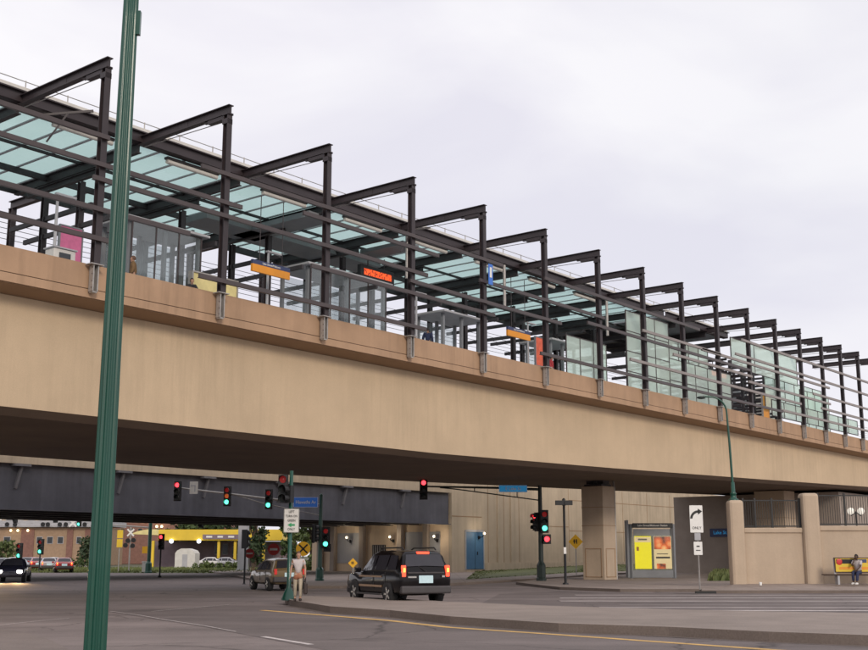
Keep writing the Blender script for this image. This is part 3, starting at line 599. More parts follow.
# braced camera arms and pipes on the canopy
for X, n in ((22.6, 'left'), (43.0, 'right')):
    t = thing('camera_bracket', f'slim diagonal bracket poking up through the gutter, {n} one of two', 'bracket', (X, 36.6, 15.9), 0, 'diagonal brackets at the gutter')
    b = MB(); b.beam((0, .6, 2.0), (1.5, -.5, 2.35), .07, .09); b.beam((.1, .3, .9), (.75, .05, 2.15), .07, .07); b.build('arm', M['steel'], t)
for X, n in ((43.6, 'third'), (52.2, 'fifth'), (63.6, 'last')):
    o = MB().tube([(0, 0, 0), (0, 0, 2.4)], .09, 10).build('down_pipe', M['galv']); o.location = (X, 36.9, 15.5)
    tag(o, f'short grey down pipe below the gutter near the {"fifth" if X<45 else "seventh" if X<60 else "ninth"} frame', 'pipe', 'down pipes under the canopy edge')

# frames on the far side of the viaduct
ff = thing('station_gantry', 'x', 'steel frame', (23.3, 49.25, 11.0), 0, 'steel frames along the far viaduct edge')
b = MB(); b.ibeam((0, 0, 0), (0, 0, 7.0), .26, .30, .03, up=Vector((0, 1, 0))); b.build('post', M['steel'], ff)
b = MB(); b.ibeam((0, .2, 7.2), (0, -3.0, 7.2), .27, .4, .035); b.build('arm', M['steel'], ff)
fxs = [23.3, 28.75, 34.2, 39.6, 45.0]
for k, X in enumerate(fxs):
    lb = f'far-side steel frame seen under the glass canopy, {ORD[k]} of the far row'
    if k == 0: ff['label'] = lb
    else: dup(ff, (X, 49.25, 11.0), label=lb)
for k in range(6):
    o = MB().tube([(0, 0, 0), (150, 0, 0)], .016, 5).build('overhead_wire', M['darksteel']); o.location = (0, 48.9, 16.35 + k * .26)
    tag(o, f'thin wire strung level along the far side of the station, {ORD[k]} from the bottom', 'wire', 'wires along the far side')

# things on the platform
def panel_thing(name, label, cat, c, w, h, d, face_mat, frame_mat, posts=True, group=None, rz=0.0, zbase=None):
    t = thing(name, label, cat, (c[0], c[1], (zbase if zbase is not None else c[2] - h / 2)), rz, group)
    zc = c[2] - t.location.z
    b = MB()
    for s in (-1, 1): b.box((s * (w / 2 + .03), 0, zc), (.06, d, h + .12))
    for s in (-1, 1): b.box((0, 0, zc + s * (h / 2 + .03)), (w, d, .06))
    b.build('frame', frame_mat, t)
    b = MB(); b.box((0, 0, zc), (w - .004, d * .6, h - .004)); b.build('face', face_mat, t)
    if posts:
        b = MB()
        for s in (-.35, .35): b.box((s * w, 0, (zc - h / 2 - .06) / 2), (.08, .08, zc - h / 2 - .06))
        b.build('post', M['galv'], t)
    return t
def platform_sign(X, w, n):
    t = thing('platform_sign', f'hanging platform name sign, navy over orange, {n}', 'sign', (X, 37.5, 14.05), 0, 'navy and orange platform signs')
    b = MB(); b.box((0, 0, .17), (w, .12, .34)); b.build('orange_band', M['orange'], t)
    b = MB(); b.box((0, 0, .44), (w, .12, .195)); b.build('navy_band', M['navy'], t)
    text('Lake Street/Midtown', .13, facing((0, -.063, .44), -PI / 2), M['white'], t)
    b = MB()
    for s in (-.3, .3): b.tube([(s * w, 0, .54), (s * w, 0, 3.6)], .02, 6)
    b.build('hanger', M['steel'], t)
platform_sign(34.75, 2.3, 'left one near the third frame'); platform_sign(54.4, 2.3, 'right one near the seventh frame')
def led_sign(c, w, n):
    t = thing('led_sign', f'black train display with glowing orange letters, {n}', 'display', c, 0, 'orange train displays')
    b = MB(); b.box((0, 0, .3), (w + .5, .28, .75)); b.build('housing', M['black'], t, bevel=.04)
    b = MB(); b.box((0, -.147, .3), (w, .01, .34)); b.build('screen', M['led'], t)
    b = MB()
    for s in (-.3, .3): b.tube([(s * w, 0, .67), (s * w, 0, 1.3)], .03, 6)
    b.build('hanger', M['steel'], t)
led_sign((44.7, 40.0, 16.05), 2.2, 'left one near the fourth frame'); led_sign((83.3, 38.6, 15.2), 2.6, 'right one past the twelfth frame')
panel_thing('poster_case', 'pink poster panel on the platform left of the tall green pole', 'poster', (26.0, 40.0, 13.8), 1.0, 1.9, .12, M['pink'], M['greypanel'], True, zbase=11.9)
panel_thing('poster_case', 'red orange poster panel on the platform near the seventh frame', 'poster', (57.4, 38.0, 13.7), 1.0, 1.7, .12, M['redposter'], M['greypanel'], True, zbase=11.9)
panel_thing('ticket_shelter', 'grey framed pale yellow panel standing behind the parapet by the second frame', 'shelter', (32.4, 38.6, 13.1), 2.5, 1.15, .3, M['paleyellow'], M['galv'], True, zbase=11.9)
t = thing('ticket_machine', 'pale grey boxy cabinet showing above the parapet near the left edge', 'cabinet', (24.3, 38.0, 11.9))
b = MB(); b.box((0, 0, .6), (.95, .6, 1.2)); b.build('body', M['offwhite'], t, bevel=.03)
b = MB(); b.box((0, 0, 1.23), (1.05, .7, .05)); b.build('lid', M['palegrey'], t)
b = MB(); b.box((0, -.305, .9), (.5, .02, .3)); b.build('screen', M['winglass'], t)
t = thing('banner', 'narrow vertical blue banner on the fifth frame', 'banner', (43.15, 31.5, 14.25))
b = MB(); b.box((0, -.2, .5), (.34, .02, 1.0)); b.build('cloth', M['blue'], t); b = MB(); b.box((0, -.213, .6), (.16, .004, .5)); b.build('emblem', M['white'], t)
b = MB(); b.tube([(0, -.2, 1.02), (0, .2, 1.02)], .02, 6); b.build('bracket', M['steel'], t)
# glazed waiting rooms and screens
def glass_screen(name, label, x0, x1, y, z0, z1, nx, nz, gm=None):
    t = thing(name, label, 'glass screen', (x0, y, z0)); w, h = x1 - x0, z1 - z0
    for i in range(nx):
        for j in range(nz):
            b = MB(); b.box((w * (i + .5) / nx, 0, h * (j + .5) / nz), (w / nx - .06, .02, h / nz - .06)); b.build('pane', gm or M['screenglass'], t)
    b = MB()
    for i in range(nx + 1): b.box((w * i / nx, 0, h / 2), (.05, .07, h + .05))
    for j in range(nz + 1):
        for i in range(nx): b.box((w * (i + .5) / nx, 0, h * j / nz), (w / nx - .052, .06, .05))
    b.build('frame', M['rail'], t); return t
glass_screen('glass_wall', 'tall pale green glass wall behind the ninth and tenth frames', 64.4, 70.2, 36.0, 11.9, 17.2, 3, 4)
glass_screen('glass_wall', 'low bright glass wall behind the tenth and eleventh frames', 70.6, 80.3, 36.2, 11.9, 14.9, 5, 2)
glass_screen('glass_wall', 'high pale glass screen hung above the platform past the solid canopy', 80.2, 93.0, 36.0, 15.5, 17.75, 3, 1)
glass_screen('glass_wall', 'low long glass balustrade just above the parapet at the right', 82.5, 101, 34.0, 11.9, 13.1, 8, 1)
glass_screen('waiting_room', 'clear glass waiting room wall behind the tall green pole', 28.4, 32.1, 39.2, 11.9, 15.5, 3, 1, M['clearglass'])
glass_screen('waiting_room', 'clear glass waiting room wall between fourth and fifth frames', 39.0, 44.6, 39.2, 11.9, 15.6, 4, 1, M['clearglass'])
# steel stair enclosure toward the right end
t = thing('stair_tower', 'dark steel stair enclosure with many cross bars at the right end', 'stair tower', (84, 40, 11.9))
for X in (82.9, 85.2, 87.4, 89.6, 91.8, 94.0):
    for y in (38.4, 41.05, 43.75):
        b = MB(); b.box((X, y, 14.4), (.2, .2, 5.0)); b.build('column', M['darksteel'], t, world=True)
    for z in (13.2, 14.0, 14.8, 15.6, 16.6):
        b = MB(); b.beam((X, 37.6, z), (X, 46, z), .12, .17); b.build('rung', M['darksteel'], t, world=True)
b = MB(); b.box((92.0, 41.5, 14.0), (3.6, 1.2, 3.0)); b.build('lift_shaft', M['greypanel'], t, world=True)
b = MB(); b.box((97.5, 41.5, 14.3), (2.6, 2.2, 3.6)); b.build('lift_cabin', M['offwhite'], t, world=True)

glass_screen('glass_wall', 'pale glass screen near the right end of the station behind the last frames', 94.4, 101, 36.4, 11.9, 15.4, 4, 2)
glass_screen('glass_wall', 'bright frosted glass panel hung under the solid canopy', 73.6, 80.0, 37.8, 15.2, 16.9, 4, 1)
for X, w, h, m, lb in ((70.4, 1.4, 2.6, 'white', 'white cabinet panel standing on the platform behind the tenth frame'), (79.0, 1.6, 2.4, 'offwhite', 'off-white cabinet standing on the platform behind the twelfth frame'), (89.2, 1.2, 2.2, 'orange', 'small orange panel on the platform near the fourteenth frame')):
    panel_thing('info_panel', lb, 'panel', (X, 37.3, 11.9 + .3 + h / 2), w, h, .14, M[m], M['galv'], True, zbase=11.9)

def shelter(label, x0, x1, z):
    t = thing('platform_shelter', label, 'shelter', (x0, 39.4, 11.9)); w = x1 - x0; h = z - 11.9
    MB().box((w / 2, .9, h), (w + .5, 2.6, .12)).build('roof', M['palegrey'], t, bevel=.02)
    for x in (.1, w / 2, w - .1):
        for y in (0, 1.8): MB().box((x, y, h / 2 - .03), (.16, .16, h - .06)).build('column', M['greypanel'], t)
    MB().box((w / 2, 1.86, h / 2), (w - .2, .03, h - .5)).build('back_glass', M['clearglass'], t)
    MB().box((w / 2, 1.5, .45), (w * .7, .4, .06)).build('seat', M['wood'], t)
shelter('grey flat-roofed shelter behind the tall green pole', 28.3, 32.2, 15.6)
shelter('grey flat-roofed shelter between the fourth and fifth frames', 38.9, 44.7, 15.7)
shelter('grey flat-roofed shelter between the sixth and seventh frames', 49.6, 53.2, 15.1)
shelter('grey flat-roofed shelter near the ninth frame', 60.6, 63.6, 15.1)
for i, X in enumerate((24.4, 35.6, 46.4, 57.0)):
    t = thing('platform_lamp', f'pale grey lamp column on the platform, {ORD[i]} of four from the left', 'lamp', (X, 38.6, 11.9), 0, 'lamp columns on the platform')
    MB().lathe([(.09, 0), (.07, .3), (.055, 3.6)], n=10).build('column', M['palegrey'], t); MB().box((.35, 0, 3.62), (.9, .16, .08)).build('lamp_head', M['palegrey'], t)

glass_screen('glass_wall', 'pale green glass screen at mid height past the fourteenth frame', 88.5, 101, 37.0, 13.3, 16.0, 6, 1)
glass_screen('glass_wall', 'pale green glass screen behind the eighth and ninth frames, low', 59.4, 64.2, 37.4, 11.9, 15.0, 3, 2)
for y, x0, w in ((595.2, 575, .9), (601.2, 560, 1.1), (607.6, 600, .8)):
    strip('road_marking', [gp(x0, y), gp(868, y + .2), gp(1500, y + .4)], w, M['wornband'], 0.0062)
# ------------------------------------------------------------------ street overpass behind, its abutment and the long wall
ov = thing('street_overpass', 'dark slate steel girder overpass with tan concrete barrier behind the viaduct', 'overpass', (0, 66, 0))
b = MB(); b.box((12, 66.0, 5.86), (144, .05, 2.76)); b.box((12, 66.0, 4.445), (144, .7, .07)); b.box((12, 66.17, 7.26), (144, .6, .03)); b.build('girder', M['bluesteel'], ov, world=True)
for y in (69.5, 73, 76.5, 80, 83.5):
    b = MB(); b.box((12, y, 5.68), (144, .05, 2.40)); b.box((12, y, 4.455), (144, .7, .07)); b.build('girder', M['darksteel'], ov, world=True)
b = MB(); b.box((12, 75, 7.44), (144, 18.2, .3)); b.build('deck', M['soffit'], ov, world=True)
b = MB(); b.box((12, 65.72, 7.95), (144, .3, 1.34)); b.box((12, 84.3, 7.9), (144, .3, 1.4)); b.build('barrier', M['wallc'], ov, world=True)
for X in [10.2, 17.7, 25.2, 32.7, 40.2, 47.9, 55.3, 62.7, 70.0, 77.4]:
    b = MB(); b.box((X, 65.66, 7.19), (1.15, .5, .14)); b.beam((X + .1, 65.76, 7.11), (X - .15, 65.93, 5.75), .22, .16, up=Vector((1, 0, 0))); b.build('bracket', M['stiff'], ov, world=True)
aw = thing('abutment_wall', 'tan concrete abutment wall under the end of the overpass, lit and ribbed', 'wall', (84.5, 66, 0))
b = MB(); b.box((85.0, 75.1, 2.9), (1.0, 17.6, 6.1)); b.box((84.42, 75.3, 4.95), (.15, 17.2, .3)); b.build('wall_face', M['lightface'], aw, world=True)
def xat(px, X):
    d = ray(px, 550); return (CAM + d * (X / d.x)).y
for px in (321, 334, 363, 401, 427):
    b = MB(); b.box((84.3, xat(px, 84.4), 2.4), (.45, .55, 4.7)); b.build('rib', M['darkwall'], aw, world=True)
for p0, p1 in ((336, 361), (366, 399), (404, 425), (429, 440)):
    y0, y1 = xat(p1, 84.4), xat(p0, 84.4)
    b = MB(); b.box((84.48, (y0 + y1) / 2, 2.35), (.08, (y1 - y0) * .92, 2.9)); b.build('panel', M['palegrey'] if p0 != 366 else M['lightface'], aw, world=True)
b = MB(); yy = xat(379, 84.4); b.box((84.4, yy, 2.0), (.06, 1.7, 1.3))
for i in range(6): b.box((84.36, yy - .7 + i * .28, 2.0), (.04, .05, 1.2), mi=1)
b.build('grate', [M['darksteel'], M['galv']], aw, world=True)
def wall_lamp(p, ax, label):
    t = thing('wall_lamp', label, 'lamp', p, 0, 'lamps on the abutment')
    n = Vector((ax[0], ax[1], 0)).normalized()
    b = MB(); b.box(n * .03, (.16, .16, .3)); b.tube([n * .02, n * .55 + ZZ * .05, n * .75 + ZZ * .35], .045, 6); b.build('arm', M['black'], t)
    b = MB(); b.lathe([(.04, .2), (.12, .14), (.13, 0), (.07, -.06)], n * .75 + ZZ * .3, 10); b.build('lamp_shade', M['walllamp'], t)
    l = bpy.data.lights.new('lamp_glow', 'POINT'); l.energy = 40; l.color = (1, .84, .62); l.shadow_soft_size = .15; o = bpy.data.objects.new('lamp_glow', l); C.objects.link(o); o.parent = t; o.location = n * 1.05 + ZZ * .35
for px, n in ((351, 'left'), (394, 'middle'), (437, 'right')):
    wall_lamp(Vector((84.2 if px != 437 else 84.36, xat(px, 84.3), 3.0)), (-1, -.25), f'small white wall lamp under the overpass, {n} of three')
lw = thing('retaining_wall', 'long plain tan concrete wall with vertical joints to the right of the overpass', 'wall', (84.5, 66, 0))
b = MB(); b.box((138.2, 66.6, 4.6), (106.6, 1.0, 9.5)); b.box((86.6, 66.0, 4.6), (4.6, .35, 9.5)); b.build('wall_face', M['wallc'], lw, world=True)
b = MB(); b.box((138, 66.02, .45), (97, .2, 1.0)); b.build('plinth', M['wallc'], lw, world=True)
for X in (90.3, 92.9, 95.5, 99.0, 104.7, 110.4, 116.1, 121.8, 127.5, 133, 139): MB().box((X, 66.095, 4.9), (.06, .02, 7.8)).build('joint', M['ledge'], lw, world=True)
for X0_, X1_, z in ((99.1, 104.6, 4.6), (104.8, 133, 4.2), (104.8, 139, 7.4)): MB().box(((X0_ + X1_) / 2, 66.09, z), (X1_ - X0_, .02, .06)).build('joint', M['ledge'], lw, world=True)
MB().box((86.6, 65.815, 5.2), (4.6, .02, .08)).build('joint', M['ledge'], lw, world=True)
for X in (92.0, 94.2): MB().box((X, 66.03, 4.9), (.5, .14, 8.0)).build('pilaster', M['wallc'], lw, world=True)
dr = thing('blue_door', 'flat blue steel door set in the long tan wall beside the overpass end', 'door', (87.75, 65.8, .35))
b = MB(); b.box((0, 0, 1.75), (2.7, .06, 3.4)); b.build('leaf', M['doorblue'], dr)
b = MB(); b.box((-1.41, 0, 1.8), (.12, .1, 3.6)); b.box((1.41, 0, 1.8), (.12, .1, 3.6)); b.box((0, 0, 3.55), (2.7, .1, .18)); b.build('frame', M['palegrey'], dr)
b = MB(); b.box((0, -.035, 1.75), (.03, .01, 3.4)); b.box((.35, -.07, 1.5), (.05, .08, .3)); b.build('handle', M['black'], dr)
wall_lamp(Vector((88.3, 65.72, 3.3)), (-.2, -1), 'small dark wall lamp over the blue door')
pl = thing('overpass_pier', 'pale grey square pier holding up the far side of the overpass', 'pier', tuple(gd(243, 124)), ROADA)
b = MB(); b.box((0, 0, 3.2), (1.0, 1.0, 6.4)); b.build('shaft', M['palegrey'], pl, bevel=.05); b = MB(); b.box((0, 0, .12), (1.2, 1.2, .3)); b.build('footing', M['palegrey'], pl)

# ------------------------------------------------------------------ boundary wall with pillars and railings at the right
DW, ZW = 56.0, .30
W0 = gd(731, DW, ZW)
SC = DW / 1173.0
def wl(px, dy=0.0, z=0.0): # along the wall: picture column -> point on its line
    return W0 + RT * ((px - 731) * SC) + FH * dy + ZZ * z
def wall_thing(name, label, cat, px, dy=0.0, z=0.0, group=None): return thing(name, label, cat, wl(px, dy, z), ROADA, group)
# raised pavement in front of it
b = MB(); cols = [(700, .13), (722, .2), (735, ZW), (868, ZW + .02), (1500, ZW + .02)]
vs = []
for px, z in cols:
    f = gd(px, 51.3); vs += [(f.x, f.y, 0), (f.x, f.y, .135), *[tuple(P3(gd(px, d), zz)) for d, zz in ((52.2, .14), (DW + .3, z + .0), (DW + 3.5, z))]]
for i in range(len(cols) - 1):
    for k in range(4): b.add([vs[i * 5 + k], vs[(i + 1) * 5 + k], vs[(i + 1) * 5 + k + 1], vs[i * 5 + k + 1]], [(0, 1, 2, 3)], 1 if k == 0 else 0)
tag(b.build('pavement', [M['walk'], M['kerb']]), kind='structure')
def pillar(px, w, h, label):
    t = wall_thing('wall_pillar', label, 'pillar', px); o = MB().box((w / 2, w / 2 - .12, h / 2 - .2), (w, w, h + .4)).build('shaft', M['stucco'], t, bevel=.14)
    return t
pillar(731, 15 * SC, 82.5 * SC, 'left tan wall pillar with the green lamp post on its top')
pillar(805, 17 * SC, 89.5 * SC, 'second tan wall pillar with rounded top behind the bus bench')
pillar(900, 17 * SC, 89.5 * SC, 'third tan wall pillar beyond the right picture edge')
for a, c, hgt, lb in ((746, 805, 55, 'tan stucco boundary wall between the two pillars'), (822, 900, 57, 'tan stucco boundary wall behind the bus bench')):
    t = wall_thing('boundary_wall', lb, 'wall', a); w = (c - a) * SC
    MB().box((w / 2, .3, hgt * SC / 2 - .2), (w - .004, .3, hgt * SC + .4)).build('wall_face', M['stucco'], t)
    MB().box((w / 2, .29, hgt * SC - .12), (w - .006, .42, .24)).build('coping', M['stucco'], t, bevel=.04)
def fence(a, c, zb_, zt, label, posts):
    t = wall_thing('railing', label, 'railing', a, .28); w = (c - a) * SC
    b = MB(); b.box((w / 2, 0, zb_ + .06), (w, .05, .06)); b.box((w / 2, 0, zt - .03), (w, .05, .06)); b.build('rail', M['black'], t)
    b = MB(); x = .06
    while x < w: b.box((x, 0, (zb_ + zt) / 2), (.022, .022, zt - zb_ - .16)); x += .115
    b.build('baluster', M['black'], t)
    for p in posts: MB().box(((p - a) * SC, 0, (zb_ + zt) / 2 + .03), (.09, .09, zt - zb_ + .1)).build('post', M['black'], t)
fence(746, 805, 55 * SC + .02, 83 * SC, 'black metal railing on the wall between the two pillars', (747, 759, 776, 804))
fence(822, 900, 57 * SC + .02, 88 * SC, 'black metal railing on the wall behind the bus bench', (823, 850, 880))
# lamp post standing on the left pillar
t = wall_thing('street_lamp', 'slim green gooseneck lamp post standing on the left wall pillar', 'street lamp', 738, .3, 82.5 * SC - .02)
b = MB(); b.lathe([(.24, 0), (.24, .08), (.15, .12), (.13, .3), (.17, .34), (.10, .42), (.085, .9)], n=14)
hz = 90 * SC; pts = [(0, 0, .5), (-.05, 0, hz * .6), (-.12, 0, hz)]
for i in range(1, 9): a = i / 8 * PI * .52; pts.append((-.12 - .75 * (1 - math.cos(a)), 0, hz + .78 * math.sin(a)))
pts.append((-1.25, 0, hz + .80))
b.tube(pts, [.06] * 2 + [.045] * (len(pts) - 2), 10); b.build('pole', M['green'], t)
b = MB(); b.sphere((-1.34, 0, hz + .74), .16, 0, 10, (1.4, .8, .5)); b.build('lamp_head', M['blackgreen'], t)
# twin globe lamp behind the railing and a blue wall sign
t = thing('globe_lamp', 'black lamp post with two white globes behind the railing', 'street lamp', gd(859, 80), ROADA)
b = MB(); b.tube([(0, 0, 0), (0, 0, 4.6)], .06, 8); b.tube([(-.35, 0, 4.3), (0, 0, 4.55), (.35, 0, 4.3)], .035, 6); b.build('pole', M['black'], t)
for s in (-.35, .35): MB().sphere((s, 0, 4.62), .24, 0, 12).build('globe', M['globe'], t)
t = thing('wall_sign', 'small dark blue sign on the shaded block wall', 'sign', (95.42, 44.7, 3.6), PI)
MB().box((0, 0, 0), (.06, 1.9, .72)).build('panel', M['navy'], t)
text('Lake St', .42, Matrix.Translation((.035, 0, 0)) @ facing((0, 0, 0), 0), M['lightblue'], t)

# bus bench with a yellow advertisement on its back
t = wall_thing('bus_bench', 'wooden bus bench with a yellow advertisement panel as its back', 'bench', 815, -1.3)
MB().box((1.35, -.15, .45), (3.0, .42, .05)).box((1.35, -.15, .415), (2.9, .06, .02)).build('seat', M['wood'], t)
MB().box((1.75, .12, .88), (2.55, .05, .70)).build('backrest', M['wood'], t)
MB().box((1.75, .09, .88), (2.42, .012, .60)).build('advert', M['shopyellow'], t)
MB().box((1.0, .081, 1.05), (.86, .004, .2)).box((1.75, .081, 1.07), (.5, .004, .16), mi=1).box((2.45, .081, 1.05), (.8, .004, .2), mi=2).box((1.45, .081, .74), (1.5, .004, .12), mi=3).sphere((.72, .08, 1.03), .15, 2, 10, (1, .05, 1)).build('print', [M['darkcloth'], M['navy'], M['signred'], M['orange']], t)
for x in (.5, 2.3):
    b = MB(); b.box((x, -.15, .2), (.09, .40, .40)); b.beam((x, .1, .2), (x, .16, 1.2), .08, .05); b.build('leg', M['palegrey'], t)
BENCH = t.location.copy()

# ------------------------------------------------------------------ traffic signals and signs
def shell_head(t, c, phi, on, off_red=True, n=3, s=1.0, back=True):
    """one signal head: housing with visors, and its lenses"""
    c = Vector(c); d = Vector((math.cos(phi), math.sin(phi), 0)); w = Vector((-d.y, d.x, 0))
    R = Matrix((w, d, ZZ)).transposed(); h = .36 * s
    b = MB(); b.box(c, (.36 * s, .2 * s, h * n), mtx=R)
    if back: b.box(c - d * .11 * s, (.46 * s, .015, h * n + .12 * s), mtx=R)
    for i in range(n):
        z = (n - 1) / 2 * h - i * h; o = c + ZZ * z + d * .1 * s
        pts = [(math.cos(a), math.sin(a)) for a in [R_(-35 + q * 25) for q in range(11)]]
        vs = [o + w * (.15 * s * x) + ZZ * (.15 * s * y) for x, y in pts] + [o + d * .24 * s + w * (.15 * s * x) + ZZ * (.15 * s * y) for x, y in pts]
        m = len(pts); b.add(vs, [(k, k + 1, m + k + 1, m + k) for k in range(m - 1)])
    hd = b.build('signal_head', M['black'], t, world=True)
    for i in range(n):
        z = (n - 1) / 2 * h - i * h; o = c + ZZ * z + d * (.103 * s)
        col = [M['red_dim'], M['lens_off'], M['lens_off']][i if n == 3 else 0]
        if on == i: col = [M['red_on'], M['amber_off'], M['green_on']][i if n == 3 else 0]
        if on == 'ga' and i == 1: col = M['amber_off']
        if on == 'ga' and i == 2: col = M['green_on']
        if on == 'dark': col = M['lens_off']
        b = MB(); q = 14; b.add([o] + [o + d * -.0 + w * (.135 * s * math.cos(2 * PI * k / q)) + ZZ * (.135 * s * math.sin(2 * PI * k / q)) for k in range(q)], [(0, 1 + k, 1 + (k + 1) % q) for k in range(q)])
        for v in b.v[:1]: v += d * .03 * s
        b.build('lens', col, hd, world=True)
    return hd
TOCAM = YAW + PI                                     # facing the camera
def pole_base(b, s=1.0, hh=.95):
    b.lathe([(.27 * s, 0), (.27 * s, .12 * hh), (.235 * s, .16 * hh), (.235 * s, .75 * hh), (.15 * s, .88 * hh), (.11 * s, hh)], n=8, smooth=False)
def plate_sign(name, t, c, w, h, phi, m, round_=0.0, border=None, bw=.02):
    c = Vector(c); d = Vector((math.cos(phi), math.sin(phi), 0)); wv = Vector((-d.y, d.x, 0))
    def rr(w, h, r): return [(sx * (w / 2 - r) + r * math.cos(a), sy * (h / 2 - r) + r * math.sin(a)) for sx, sy, a0 in ((1, 1, 0), (-1, 1, 90), (-1, -1, 180), (1, -1, 270)) for a in [R_(a0 + q * 30) for q in range(4)]]
    r = round_ or .02
    o = MB().plate(rr(w, h, r), .02, c, wv, ZZ).build(name, m, t, world=True)
    if border:
        a = rr(w - bw, h - bw, max(r - bw / 2, .005)); e = rr(w - 3 * bw, h - 3 * bw, max(r - 1.5 * bw, .004)); n = len(a)
        b = MB(); vs = [c + d * .003 + wv * p[0] + ZZ * p[1] for p in a + e]; b.add(vs, [(k, (k + 1) % n, n + (k + 1) % n, n + k) for k in range(n)]); b.build('border', border, o, world=True)
    return o
def wtext(body, size, c, phi, m, parent, squeeze=1.0):
    inv = root_mtx(parent).inverted(); return text(body, size, inv @ facing(c, phi), m, parent, squeeze=squeeze)

# foreground signal on the median nose
p = gp(288.5, 600.3, .15); t = thing('signal_pole', 'green signal pole with bell base on the median nose beside the pedestrian', 'traffic signal', p)
b = MB(); b.lathe([(.25, 0), (.25, .06), (.22, .1), (.17, .25), (.10, .38), (.075, .45), (.062, 4.3)], n=14); b.build('pole', M['green'], t)
shell_head(t, p + ZZ * 3.68 - RT * .27 - FH * .05, TOCAM, None, back=False, s=.88); shell_head(t, p + ZZ * 3.5 - RT * .02 - FH * .22, TOCAM - .8, 'dark', n=2, s=.8, back=False)
c = p + ZZ * 2.62 + RT * .05 - FH * .13; s = plate_sign('sign_plate', t, c, .52, .80, TOCAM, M['offwhite'], .04, M['black'], .012)
for i, (tx, mm, sz) in enumerate((('LEFT', 'black', .13), ('TURN ON', 'black', .12), ('GREEN', 'black', .12), ('◄', 'signgreen', .16), ('ONLY', 'black', .13))):
    cc = c - FH * .006 + ZZ * (.29 - i * .145)
    if tx != '◄': wtext(tx, sz * .9, cc, TOCAM, M[mm], s, .8)
    else: MB().plate([(-.13, 0), (0, .075), (0, .03), (.12, .03), (.12, -.03), (0, -.03), (0, -.075)], .004, cc, RT, ZZ).build('arrow', M['signgreen'], s, world=True)

# mast arm signal left of centre
D1 = 71.0; p = gd(320, D1, .13); t = thing('mast_signal', 'green mast arm signal pole reaching left across the road with a blue street sign', 'traffic signal', p)
sc = 1173 / D1
def hz_(y): return EYE + (556 - y) / sc
b = MB(); pole_base(b, 1.0, .9); b.tube([(0, 0, .8), (0, 0, hz_(496) - .13)], [.14, .10], 12); b.lathe([(.06, 0), (.13, .05), (.0, .2)], (0, 0, hz_(497) - .13), 10); b.build('pole', M['green'], t)
def mp1(x, y, dd=0): return gd(x, D1 + dd, hz_(y))
b = MB(); b.tube([mp1(320, 506), mp1(280, 501), mp1(235, 495.5), mp1(172, 488)], [.085, .075, .065, .05], 8); b.tube([mp1(320, 516), mp1(300, 512), mp1(262, 504), mp1(236, 496.5)], .03, 6); b.build('mast_arm', M['galv'], t, world=True)
shell_head(t, mp1(174.5, 492, -.3), TOCAM, 0); shell_head(t, mp1(225, 497, -.3), TOCAM, 'ga'); shell_head(t, mp1(267, 500, -.3), TOCAM, 2)
s = plate_sign('sign_plate', t, mp1(191, 488.5, -.2), .5, .75, TOCAM, M['offwhite'], .03)
MB().plate([(-.1, -.25), (-.04, -.25), (-.04, .1), (.12, .1), (.12, .02), (.2, .13), (.12, .24), (.12, .16), (-.1, .16)], .004, mp1(191, 488.5, -.21), -RT, ZZ).build('arrow', M['palegrey'], s, world=True)
c = mp1(304.5, 503, -.2); s = plate_sign('street_sign', t, c, 1.5, .62, TOCAM, M['blue'], .04, M['white'], .02); wtext('Hiawatha Av', .29, c - FH * .008, TOCAM, M['white'], s, .82)
shell_head(t, gd(325.5, D1 - .25, hz_(538)), TOCAM, 2, s=1.05); shell_head(t, gd(314.5, D1 - .1, hz_(534)), TOCAM + 1.3, 'dark', s=.95); shell_head(t, gd(327, D1 - .2, hz_(548)), TOCAM, 'dark', n=1, s=.95)

# right mast arm signal
p = gd(541, D1, .13); t = thing('mast_signal', 'dark mast arm signal pole with octagonal base, green light glowing, left of the concrete pier', 'traffic signal', p)
b = MB(); pole_base(b, 1.15, 1.25); b.tube([(0, 0, 1.1), (0, 0, hz_(486) - .13)], [.15, .115], 12); b.build('pole', M['blackgreen'], t)
b = MB(); b.tube([mp1(541, 490), mp1(500, 488.5), mp1(424, 487)], [.085, .07, .05], 8); b.tube([mp1(541, 501), mp1(500, 495.5), mp1(455, 489.6), mp1(440, 488.2)], .04, 6)
for x, y0, y1 in ((518, 488.6, 498), (475, 487.9, 492.2)): b.tube([mp1(x, y0), mp1(x, y1)], .03, 6)
b.build('mast_arm', M['blackgreen'], t, world=True)
shell_head(t, mp1(423.5, 490, -.3), TOCAM, 0, s=1.05)
c = mp1(514, 489.5, -.2); s = plate_sign('street_sign', t, c, 1.75, .42, TOCAM + .12, M['lightblue'], .04, M['white'], .02); wtext('E Lake St', .27, c - FH * .01, TOCAM + .12, M['white'], s, .95)
shell_head(t, gd(545, D1 - .28, hz_(522)), TOCAM, 2, s=1.15); shell_head(t, gd(536.2, D1 - .15, hz_(522.5)), TOCAM - .9, 0, s=.95)
shell_head(t, gd(547, D1 - .2, hz_(539.5)), TOCAM, 0, n=1, s=1.2)

# dark T lamp beside it
p = gd(565, 62, .13); t = thing('area_lamp', 'thin dark pole with a flat T shaped double lamp head right of the mast signal', 'street lamp', p, ROADA)
b = MB(); b.lathe([(.16, 0), (.16, .06), (.07, .1), (.06, 4.4)], n=10); b.build('pole', M['black'], t); b = MB(); b.box((-.24, 0, 4.25), (.42, .3, .24)); b.box((.24, 0, 4.25), (.42, .3, .24)); b.lathe([(.09, 4.1), (.09, 4.42), (.03, 4.5)], n=8); b.build('lamp_head', M['black'], t)
b = MB(); b.box((0, -.065, 1.75), (.14, .01, .34)); b.build('sticker', M['white'], t)
